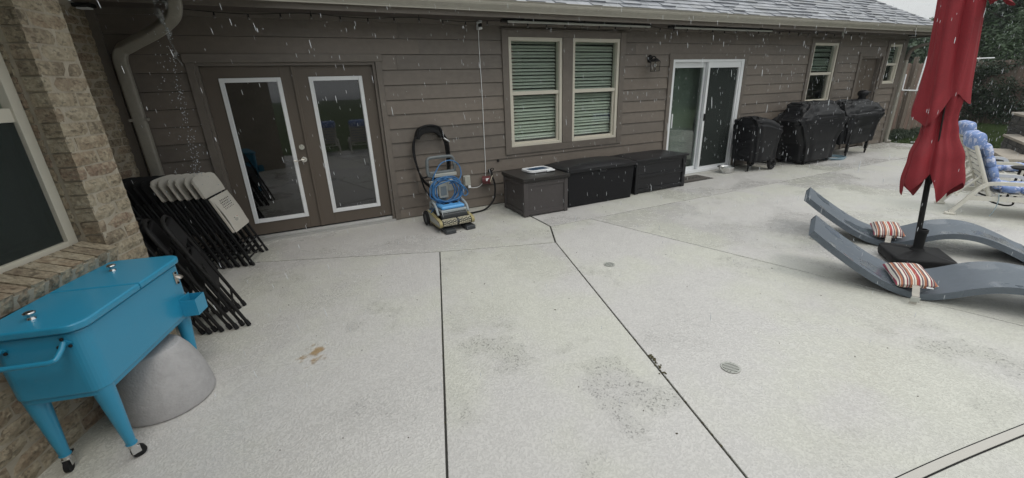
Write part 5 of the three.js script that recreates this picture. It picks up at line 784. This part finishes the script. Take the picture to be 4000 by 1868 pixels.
{
  const g = toCreasedNormals(loungerGeo(), 0.55); const turn = -Math.atan2(0.883, 0.47);
  const mk = (label, p) => { const t = thing('wave_lounger', label, 'lounger', p, turn, 'grey moulded loungers'); part('shell', g, M.lounger, t); return t; };
  mk('nearer grey moulded wave shaped lounger, in front of the umbrella base', [5.41, 0, 4.66]);
  mk('farther grey moulded wave shaped lounger, behind the umbrella base', [6.52, 0, 3.97]);
  function pillow(label, p, tilt, yaw, strapNear) {
    const t = thing('striped_pillow', label, 'pillow', p, turn + yaw, 'striped pillows on the loungers');
    const body = part('pillow_body', gridGeo(28, 40, (u, v) => { const a = u * 2 - 1; const b = v * 4 < 2 ? v * 4 - 1 : 3 - v * 4, sgn = v < 0.5 ? 1 : -1; const f = Math.pow(Math.max(0, (1 - a ** 4) * (1 - b ** 4)), 0.5); const pin = 1 - 0.07 * (1 - a * a) , pin2 = 1 - 0.07 * (1 - b * b); return [b * 0.125 * pin, sgn * 0.06 * f + 0.002 * Math.sin(a * 9) * f, a * 0.22 * pin2]; }), M.stripes, t);
    // stripes run across the pillow: rebuild uv from position
    const q = body.geometry.attributes.position, uv = body.geometry.attributes.uv; for (let i = 0; i < q.count; i++) uv.setXY(i, q.getZ(i) * 2 + 0.5, q.getX(i) * 7.2 + 0.5);
    body.rotation.z = tilt;
    const st = part('strap', (() => { const c = new THREE.CatmullRomCurve3([V(0, 0.0, 0.19), V(0, -0.02, 0.235), V(0, -0.054, 0.272), V(0, -0.056, 0.296), V(0, -0.075, 0.302), V(0, -0.125, 0.303)]); const bandG = o => gridGeo(2, 24, (u, v) => { const p = c.getPoint(v); return [p.x + (u - 0.5) * 0.045 - v * 0.02, p.y + o, p.z + o]; }); return [bandG(0), bandG(-0.002)]; })(), mat(0.42, 0.4, 0.36, 0.8, { side: THREE.DoubleSide }), t);
    part('buckle', rb(-0.042, 0.016, -0.105, -0.065, 0.304, 0.31, 0.003), M.paleGrey, st);
    part('label_tag', rb(0.06, 0.1, -0.012, -0.006, 0.2, 0.222, 0.001, 1), M.brightWhite, t);
    return t;
  }
  // flat strap geometry instead of round: squash in the along direction
  pillow('striped pillow on the nearer grey lounger', [5.536, 0.135, 4.5], 0.12, 0.12, true);
  pillow('striped pillow on the farther grey lounger', [6.7, 0.135, 3.84], 0.1, 0.02, true);
}
/* ---------- white chaises with blue cushions ---------- */
function chaise(label, pos, turn) {
  const t = thing('white_chaise', label, 'chaise', pos, turn, 'white plastic chaises'), m = M.chaise;
  for (const s of [1, -1]) {
    const z = s * 0.3;
    const band = (pts, w, th, n = 40) => { const c = new THREE.CatmullRomCurve3(pts.map(p => V(p[0], p[1], 0)), false, 'catmullrom', 0.25), P = c.getPoints(n), pos = [], idx = []; P.forEach((p, i) => { const tn = c.getTangent(i / n), nx = -tn.y, ny = tn.x; for (const [a, b] of [[1, -1], [1, 1], [-1, 1], [-1, -1]]) pos.push(p.x + nx * th / 2 * a, p.y + ny * th / 2 * a, z + b * w / 2); if (i) { const A = (i - 1) * 4, B = i * 4; for (let k = 0; k < 4; k++) idx.push(A + k, B + k, B + (k + 1) % 4, A + k, B + (k + 1) % 4, A + (k + 1) % 4); } }); idx.push(0, 1, 2, 0, 2, 3); const g = new THREE.BufferGeometry(); g.setAttribute('position', new THREE.Float32BufferAttribute(pos, 3)); g.setIndex(idx); const q = g.toNonIndexed(); q.computeVertexNormals(); return uvBox(q); };
    part('arm_and_rear_leg', band([[0.0, 0.025], [0.09, 0.18], [0.19, 0.36], [0.25, 0.41], [0.33, 0.425], [0.6, 0.43], [0.68, 0.41], [0.72, 0.35], [0.73, 0.27]], 0.045, 0.04), m, t);
    part('rear_foot', rb(-0.05, 0.055, 0.001, 0.03, z - 0.03, z + 0.03, 0.01), m, t);
    part('side_rail', band([[0.1, 0.23], [0.3, 0.235], [0.8, 0.26], [1.5, 0.27]], 0.035, 0.055), m, t);
    part('front_leg', band([[1.3, 0.255], [1.38, 0.15], [1.45, 0.01]], 0.045, 0.045), m, t);
    part('back_stile', rod(V(0.3, 0.26, s * 0.25), V(0.05, 0.86, s * 0.25), 0.022, 0.02), m, t);
    part('wheel_hoop', tube([V(0.3, 0.21, s * 0.23), V(0.36, 0.18, s * 0.23), V(0.46, 0.155, s * 0.23), V(0.52, 0.17, s * 0.23), V(0.52, 0.22, s * 0.23)], 0.01, 24), M.blackIron, t);
  }
  for (let i = 0; i < 7; i++) { const k = (i + 0.7) / 7.4; const o = part('back_slat', rb(-0.008, 0.008, -0.032, 0.032, -0.235, 0.235, 0.006, 1), m, t); o.position.set(lerp(0.3, 0.06, k), lerp(0.27, 0.85, k), 0); o.rotation.z = 0.395; }
  for (let i = 0; i < 9; i++) part('seat_slat', rb(0.34 + i * 0.125, 0.43 + i * 0.125, 0.285, 0.3, -0.28, 0.28, 0.005, 1), m, t);
  part('support_brace', [rod(V(0.02, 0.25, 0.2), V(0.2, 0.5, 0.2), 0.014), rod(V(0.02, 0.25, -0.2), V(0.2, 0.5, -0.2), 0.014), rod(V(0.02, 0.25, -0.27), V(0.02, 0.25, 0.27), 0.014)], m, t);
  const c = new THREE.Group(); c.name = 'cushion'; t.add(c);
  const puff = (len, th, w) => new THREE.BufferGeometry().copy(gridGeo(16, 24, (u, v) => { const a = v * 2 * Math.PI, z = (u * 2 - 1), e = Math.pow(1 - Math.pow(Math.abs(z), 6), 0.4), k = 0.55; return [Math.sign(Math.cos(a)) * Math.pow(Math.abs(Math.cos(a)), k) * th / 2 * e, Math.sign(Math.sin(a)) * Math.pow(Math.abs(Math.sin(a)), 0.6) * len / 2 * Math.pow(e, 0.35), z * w / 2]; }));
  const seg = (x, y, a, len, th) => { const o = part('pad', uvBox(puff(len, th, 0.56).toNonIndexed(), 1.4, rnd(), rnd()), M.cushion, c); o.geometry.computeVertexNormals(); o.geometry = toCreasedNormals(o.geometry, 1.2); o.position.set(x, y, 0); o.rotation.z = a; };
  const al = 0.395;
  for (const [s, th] of [[0.06, 0.085], [0.2, 0.09], [0.34, 0.09], [0.48, 0.095]]) seg(0.355 - Math.sin(al) * s * 1.0, 0.36 + Math.cos(al) * s, al, 0.155, th);
  seg(0.075, 0.9, 0.2, 0.2, 0.14);
  for (const zz of [-0.2, 0, 0.2]) { }
  for (let i = 0; i < 7; i++) seg(0.47 + i * 0.155, 0.345, Math.PI / 2, 0.16, 0.085);
  part('tie_string', tube([V(0.36, 0.31, 0.31), V(0.37, 0.22, 0.335), V(0.36, 0.1, 0.34), V(0.34, 0.03, 0.335)], 0.005, 20, 6), mat(0.3, 0.38, 0.42, 0.7), c);
  return t;
}
{
  const turn = -Math.atan2(0.877, 0.48);
  chaise('white plastic chaise with puffy blue cushion, nearer of the two', [8.745, 0, 3.605], turn);
  chaise('white plastic chaise with pale cushion behind the black side table', [10.35, 0, 3.0], turn + 0.03);
  chaise('white chaise across the patio, mirrored left in the right French door pane', [1.95, 0, 8.3], -Math.PI / 2 - 0.1);
  chaise('white chaise across the patio, mirrored right in the right French door pane', [2.85, 0, 8.1], -Math.PI / 2 + 0.05);
  const t = thing('side_table', 'small black oval side table between the white chaises', 'table', [10.05, 0, 4.0], turn);
  part('table_top', new THREE.CylinderGeometry(0.26, 0.24, 0.025, 40).scale(1, 1, 0.75).translate(0, 0.44, 0), M.blackPlastic, t);
  for (const [x, z] of [[-0.13, -0.1], [0.13, -0.1], [-0.13, 0.1], [0.13, 0.1]]) part('leg', rod(V(x * 1.2, 0, z * 1.2), V(x, 0.43, z), 0.014), M.blackPlastic, t);
}
/* ---------- raised stone steps at the right ---------- */
{
  const t = thing('stone_steps', 'dark stacked stone steps with pale slab caps at the right edge', 'steps', [14.0, -0.005, 2.41], Math.atan2(0.43, 0.9));
  const tier = (x0, x1, z0, z1, y0, y1) => {
    part('cap_slab', uvBox(rb(x0 - 0.03, x1 + 0.03, y1 - 0.05, y1, z0 - 0.03, z1, 0.008, 1), 1, rnd(), rnd()), M.stoneCap, t);
    part('core', bb(x0 + 0.03, x1 - 0.03, 0, y1 - 0.05, z0 + 0.03, z1), M.stoneDark[0], t);
    const h = y1 - 0.05 - y0, n = Math.max(1, Math.round(h / 0.09)); for (let r = 0; r < n; r++) { const ya = y0 + h * r / n, yb = ya + h / n - 0.006; let x = x0; while (x < x1 - 0.03) { const l = Math.min(rr(0.16, 0.36), x1 - x); part('stone', uvBox(rb(x, x + l - 0.008, ya, yb, z0 - rr(0, 0.02), z0 + 0.05, 0.01, 1), 2, rnd(), rnd()), M.stoneDark[Math.floor(rnd() * 3)], t); x += l; } let z = z0 + 0.05; while (z < Math.min(z1, z0 + 1.4) - 0.03) { const l = Math.min(rr(0.16, 0.36), z1 - z); for (const s of [0, 1]) part('stone', uvBox(s ? rb(x1 - 0.05, x1 + rr(0, 0.02), ya, yb, z, z + l - 0.008, 0.01, 1) : rb(x0 - rr(0, 0.02), x0 + 0.05, ya, yb, z, z + l - 0.008, 0.01, 1), 2, rnd(), rnd()), M.stoneDark[Math.floor(rnd() * 3)], t); z += l; } }
  };
  tier(-1.45, 0.05, 0, 1.0, 0.0, 0.2);
  tier(-0.75, 0.85, 0.3, 1.6, 0.0, 0.42);
  tier(0.25, 1.85, 0.5, 2.6, 0.0, 0.82);
  part('bench_block', uvBox(rb(1.0, 1.7, 0.8205, 1.15, 0.75, 2.4, 0.02), 1), M.stoneDark[2], t);
  part('bench_cap', uvBox(rb(0.97, 1.73, 1.1505, 1.175, 0.72, 2.4, 0.006, 1), 1), M.stoneCap, t);
}
/* ---------- fence, vines, trees ---------- */
function leafGeo(n, rx, ry, rz, size, seed, shell = 0.55) {
  const r = mulberry(seed), pos = [], nor = [];
  for (let i = 0; i < n; i++) {
    let x, y, z, d; do { x = r() * 2 - 1; y = r() * 2 - 1; z = r() * 2 - 1; d = Math.hypot(x, y, z); } while (d > 1 || d < shell * r());
    const c = V(x * rx, y * ry, z * rz), a = V(r() - 0.5, r() - 0.5, r() - 0.5).normalize(), b = V(r() - 0.5, r() - 0.5, r() - 0.5).cross(a).normalize(), s = size * (0.6 + r() * 0.8);
    const P = [c.clone().addScaledVector(a, s), c.clone().addScaledVector(b, s * 0.45), c.clone().addScaledVector(a, -s), c.clone().addScaledVector(b, -s * 0.45)];
    for (const k of [0, 1, 2, 0, 2, 3]) pos.push(P[k].x, P[k].y, P[k].z);
  }
  const g = new THREE.BufferGeometry(); g.setAttribute('position', new THREE.Float32BufferAttribute(pos, 3)); g.computeVertexNormals(); return clean(g);
}
const clumps = [0, 1, 2, 3].map(i => leafGeo(260, 1, 0.62, 1, 0.105, 2000 + i, 0.5));
const needleClumps = [0, 1, 2].map(i => leafGeo(230, 1, 0.42, 1, 0.12, 2100 + i, 0.3));
function tree(name, label, pos, h, cr, m, seed, opt = {}) {
  const r = mulberry(seed), q = (a, b) => a + (b - a) * r(), t = thing(name, label, 'tree', pos, 0, opt.group);
  const top = V(q(-0.3, 0.3), h * 0.9, q(-0.3, 0.3)), limbs = [rod(V(0, -0.1, 0), V(top.x * 0.4, h * 0.45, top.z * 0.4), h * 0.028, h * 0.017, 9), rod(V(top.x * 0.4, h * 0.44, top.z * 0.4), top, h * 0.017, h * 0.004, 7)];
  const gs = []; const N = opt.n || 26, set = opt.needle ? needleClumps : clumps;
  for (let i = 0; i < N; i++) {
    const k = i / (N - 1), y = lerp(h * (opt.low || 0.25), h, Math.pow(k, 0.9)), a = i * 2.4 + q(-0.5, 0.5), w = cr * (opt.cone ? (1.05 - k) : Math.sqrt(Math.max(0.06, 1 - (2 * k - 0.85) ** 2))) * q(0.55, 1.05);
    const c = V(Math.cos(a) * w * 0.72, y, Math.sin(a) * w * 0.72), s = cr * q(0.3, 0.46) * (opt.cone ? lerp(1.1, 0.6, k) : 1);
    limbs.push(rod(V(top.x * 0.4, Math.max(h * 0.2, y - h * 0.14), top.z * 0.4), c, h * 0.007, h * 0.002, 5));
    gs.push(set[Math.floor(r() * set.length)].clone().rotateY(q(0, 6.3)).scale(s, s * q(0.7, 1), s).translate(c.x, c.y, c.z));
  }
  part('trunk', limbs, M.bark, t); part('crown', gs, m, t); return t;
}
tree('shade_tree', 'tall dark leafy tree right of the red umbrella top', [31.5, -0.09, -2.2], 8.6, 3.0, M.leafDark, 31, { n: 56, low: 0.2, group: 'trees beyond the yard' });
tree('shade_tree', 'lighter green bushy tree low at the right edge above the vines', [26.6, -0.09, -0.7], 3.9, 1.5, M.leafMid, 32, { n: 34, low: 0.35, group: 'trees beyond the yard' });
tree('shade_tree', 'rounded dark tree just right of the umbrella, behind the vine fence', [30.5, -0.09, -4.3], 4.6, 1.5, M.leafDark, 33, { n: 34, low: 0.2, group: 'trees beyond the yard' });
tree('distant_tree', 'far pale tree beyond the wooden fence, next to the house corner', [245, -0.09, -86], 23, 13, M.leafFar, 35, { n: 30, low: 0.1, group: 'distant trees' });
tree('distant_tree', 'far pale tree beyond the wooden fence, next to the umbrella edge', [249, -0.09, -71], 26, 14, M.leafFar, 36, { n: 30, low: 0.1, group: 'distant trees' });
{ // vine covered fence
  const t = thing('vine_fence', 'tall fence smothered in dark vines behind the lawn', 'fence', [23.4, -0.09, -1.2], -0.12);
  for (let i = 0; i < 6; i++) part('post', bb(0, 0.09, 0, 2.2, i * 1.9, i * 1.9 + 0.09), M.fenceWood[0], t);
  const rl = []; for (const y of [0.3, 1.2, 2.0]) rl.push(bb(0.0905, 0.13, y, y + 0.09, 0, 9.6)); part('rail', rl, M.fenceWood[1], t);
  for (let i = 0; i < 64; i++) part('picket', bb(0.131, 0.15, 0.03, 2.15 + rr(-0.02, 0.02), i * 0.15, i * 0.15 + 0.138), M.fenceWood[i % 3], t);
  const gs = []; for (let i = 0; i < 150; i++) { const z = rr(-0.1, 9.7), y = Math.pow(rnd(), 0.9) * 2.3, s = rr(0.28, 0.46); gs.push(clumps[i % 4].clone().rotateY(rr(0, 6)).scale(s * 0.75, s, s).translate(-0.12 + rr(-0.12, 0.1), y + 0.05, z)); }
  const v = part('vine_foliage', gs, M.leafVine, t); v.userData.kind = 'stuff';
}
{ // weathered picket fence behind the house corner
  const t = thing('picket_fence', 'weathered grey wooden picket fence beyond the house corner', 'fence', [15.3, -0.09, -1.05], 0.03);
  for (let i = 0; i < 54; i++) { const x = 0.1 + i * 0.148, h = 2.12 + rr(-0.02, 0.02); part('picket', uvBox(extr([[x, 0.03], [x + 0.138, 0.03], [x + 0.138, h - 0.04], [x + 0.1, h], [x + 0.038, h], [x, h - 0.04]], 0.018).translate(0, 0, rr(0, 0.006)), 1.5, rnd(), 0), M.fenceWood[i % 3], t); }
  for (let i = 0; i < 4; i++) part('post', rb(0.9 + i * 2.4, 1.0 + i * 2.4, 0, 2.3, 0.026, 0.12, 0.008), M.fenceWood[0], t);
  part('rail', [bb(0, 8.1, 0.4, 0.49, -0.045, -0.0005), bb(0, 8.1, 1.7, 1.79, -0.045, -0.0005)], M.fenceWood[1], t);
  part('post_cap', uvBox(rb(1.95, 2.3, 2.1, 2.3, -0.1, -0.046, 0.01), 1), M.fenceWood[0], t);
}
{ // low plants at the fence foot and grass tufts
  const gs = []; for (let i = 0; i < 46; i++) { const s = rr(0.1, 0.2); gs.push(clumps[i % 4].clone().rotateY(rr(0, 6)).scale(s, s * 0.8, s).translate(rr(15.55, 19.5), -0.05 + s * 0.4, rr(-0.95, -0.2))); }
  const o = single('ground_cover', gs, M.leafVine, 'dark low ground cover along the foot of the wooden fence', 'plants'); o.userData.kind = 'stuff';
  const blade = (() => { const p = []; for (let i = 0; i < 9; i++) { const a = i * 0.7, x = Math.cos(a) * 0.015, z = Math.sin(a) * 0.015, h = 0.05 + (i % 3) * 0.015, dx = Math.cos(a) * 0.03, dz = Math.sin(a) * 0.03; p.push(x - 0.003, 0, z, x + 0.003, 0, z, x + dx, h, z + dz); } const g = new THREE.BufferGeometry(); g.setAttribute('position', new THREE.Float32BufferAttribute(p, 3)); g.computeVertexNormals(); return clean(g); })();
  const N = 9000, im = new THREE.InstancedMesh(blade, mat(0.055, 0.09, 0.022, 0.8, { side: THREE.DoubleSide }), N), q = new THREE.Object3D(), c = new THREE.Color();
  for (let i = 0; i < N; i++) { const x = 15.5 + Math.pow(rnd(), 0.8) * 8, z = rr(-0.9, 3.6); q.position.set(x, -0.09, z); q.rotation.y = rr(0, 6); q.scale.setScalar(rr(0.7, 1.5)); q.updateMatrix(); im.setMatrixAt(i, q.matrix); const k = rr(0.7, 1.25); im.setColorAt(i, c.setRGB(k, k, k)); }
  im.name = 'lawn_grass'; im.userData = { kind: 'stuff', label: 'short green grass on the lawn past the patio', category: 'grass' }; im.castShadow = im.receiveShadow = true; scene.add(im);
}
{ // surrounding tree belt, mirrored in the door glass
  const N = 460, im = new THREE.InstancedMesh(mergeGeometries([clumps[0], clumps[1].clone().translate(0.6, 0.5, 0.3), clumps[2].clone().translate(-0.5, 0.6, -0.2)]), M.leafDark, N), q = new THREE.Object3D();
  for (let i = 0; i < N; i++) { const a = rr(-0.32, 1.3), rad = rr(30, 36), s = rr(1.5, 2.5); q.position.set(8 + Math.cos(a) * rad, rr(0.2, 1) * lerp(3.2, 5.6, 0.5 + 0.5 * Math.sin(a * 7)), -2 + Math.sin(a) * rad); q.rotation.set(0, rr(0, 6), 0); q.scale.set(s, s * 0.8, s); q.updateMatrix(); im.setMatrixAt(i, q.matrix); }
  im.name = 'tree_belt'; im.userData = { kind: 'stuff', label: 'dark wood edge closing the far side of the yard', category: 'woods' }; im.castShadow = im.receiveShadow = true; scene.add(im);
}
/* ---------- white pipe frame on the lawn ---------- */
{
  const t = thing('yard_game', 'white plastic pipe game frame standing on the lawn behind the umbrella', 'yard game', [0, 0, 0]);
  const r = 0.017, m = M.brightWhite;
  const A = V(15.67, 1.323, -0.02), B = V(16.01, 1.3, 0.15), C = V(15.83, 1.715, -0.09), D = V(16.42, 2.13, 0.02);
  part('left_loop', [rod(A, B, r), rod(A, C, r), rod(B, D, r)], m, t);
  const E2 = V(17.2, 1.593, 0.61), F = V(17.52, 2.35, 0.46), G0 = V(17.3, 2.04, 0.48), G1 = V(18.02, 2.04, 0.81);
  part('right_loop', [rod(E2, F, r), rod(G0, G1, r), rod(E2, V(17.12, 1.58, 0.58), r)], m, t);
  part('cross_pipe', [rod(B, V(17.12, 1.58, 0.58), r), rod(D, G0, r)], m, t);
  part('stand', [rod(V(16.6, -0.09, 0.36), V(16.6, 1.44, 0.36), 0.022), rod(V(16.35, -0.07, 0.2), V(16.85, -0.07, 0.52), 0.022)], m, t);
}
/* ---------- water: overflow from the gutter corner, rain ---------- */
{
  const g = [], r = mulberry(77), q = (a, b) => a + (b - a) * r();
  const drop = (x, y, z, s, l) => g.push(new THREE.SphereGeometry(s, 6, 5).scale(1, l, 1).translate(x, y, z));
  // twisting sheets breaking into drops
  const sh = []; for (let k = 0; k < 4; k++) sh.push(gridGeo(5, 18, (u, v) => { const y0 = [2.66, 2.66, 2.42, 2.2][k], y1 = [2.34, 2.48, 2.18, 2.02][k], y = lerp(y0, y1, v), w = [0.05, 0.03, 0.034, 0.022][k] * Math.sin(Math.PI * clamp(0.12 + 0.85 * v)) * (1 + 0.4 * Math.sin(v * 13 + k)); return [[0.25, 0.31, 0.28, 0.3][k] + 0.03 * v + (u - 0.5) * w + 0.01 * Math.sin(v * 9 + k * 2), y, 0.6 + 0.015 * k + 0.014 * Math.sin(v * 11 + u * 3 + k)]; }));
  for (let i = 0; i < 300; i++) { const v = Math.pow(q(0, 1), 0.75), y = lerp(2.6, 0.85, v), far = r() < 0.35, sp = far ? 0.05 + 0.16 * v : 0.012 + 0.03 * v; drop(0.3 - 0.1 * v + (r() - 0.5) * 2 * sp - (far ? 0.04 : 0), y, 0.6 + (r() - 0.5) * 2 * sp, q(0.0016, 0.0045), q(0.8, 2)); }
  const o = single('gutter_overflow', g, M.water, 'splashing water spilling from the gutter corner above the chairs', 'water'); o.userData.kind = 'stuff';
  part('water_sheet', sh, mat(0.9, 0.94, 0.97, 0.08, { transmission: 0.85, thickness: 0, ior: 1.33, side: THREE.DoubleSide }), o);
}
{
  const N = 3900, g = new THREE.SphereGeometry(1, 6, 5), rm = mat(0.85, 0.88, 0.92, 0.25, { transmission: 0.25, thickness: 0 });
  const im = new THREE.InstancedMesh(g, rm, N), q = new THREE.Object3D(), r = mulberry(4242), p = V(); let n = 0, guard = 0;
  const dir = V();
  while (n < N && guard++ < 400000) {
    p.set(-1 + r() * 18, 0.05 + r() * 3.1, 0.66 + r() * 4.4); const d = p.distanceTo(camera.position); if (d < 1.7 || r() < 0.0) continue;
    if (p.x < 0.7 && p.z > 1.6) continue;
    q.position.copy(p); q.rotation.set(0.05 * (r() - 0.5), 0, 0.1 + 0.12 * (r() - 0.5)); const w = 0.0008 + r() * r() * 0.0011; q.scale.set(w, w * (6 + r() * 13), w); q.updateMatrix(); im.setMatrixAt(n++, q.matrix);
  }
  im.count = n; im.name = 'rain'; im.userData = { kind: 'stuff', label: 'falling raindrops in front of the house', category: 'rain' }; im.castShadow = false; scene.add(im);
}
renderer.render(scene, camera);
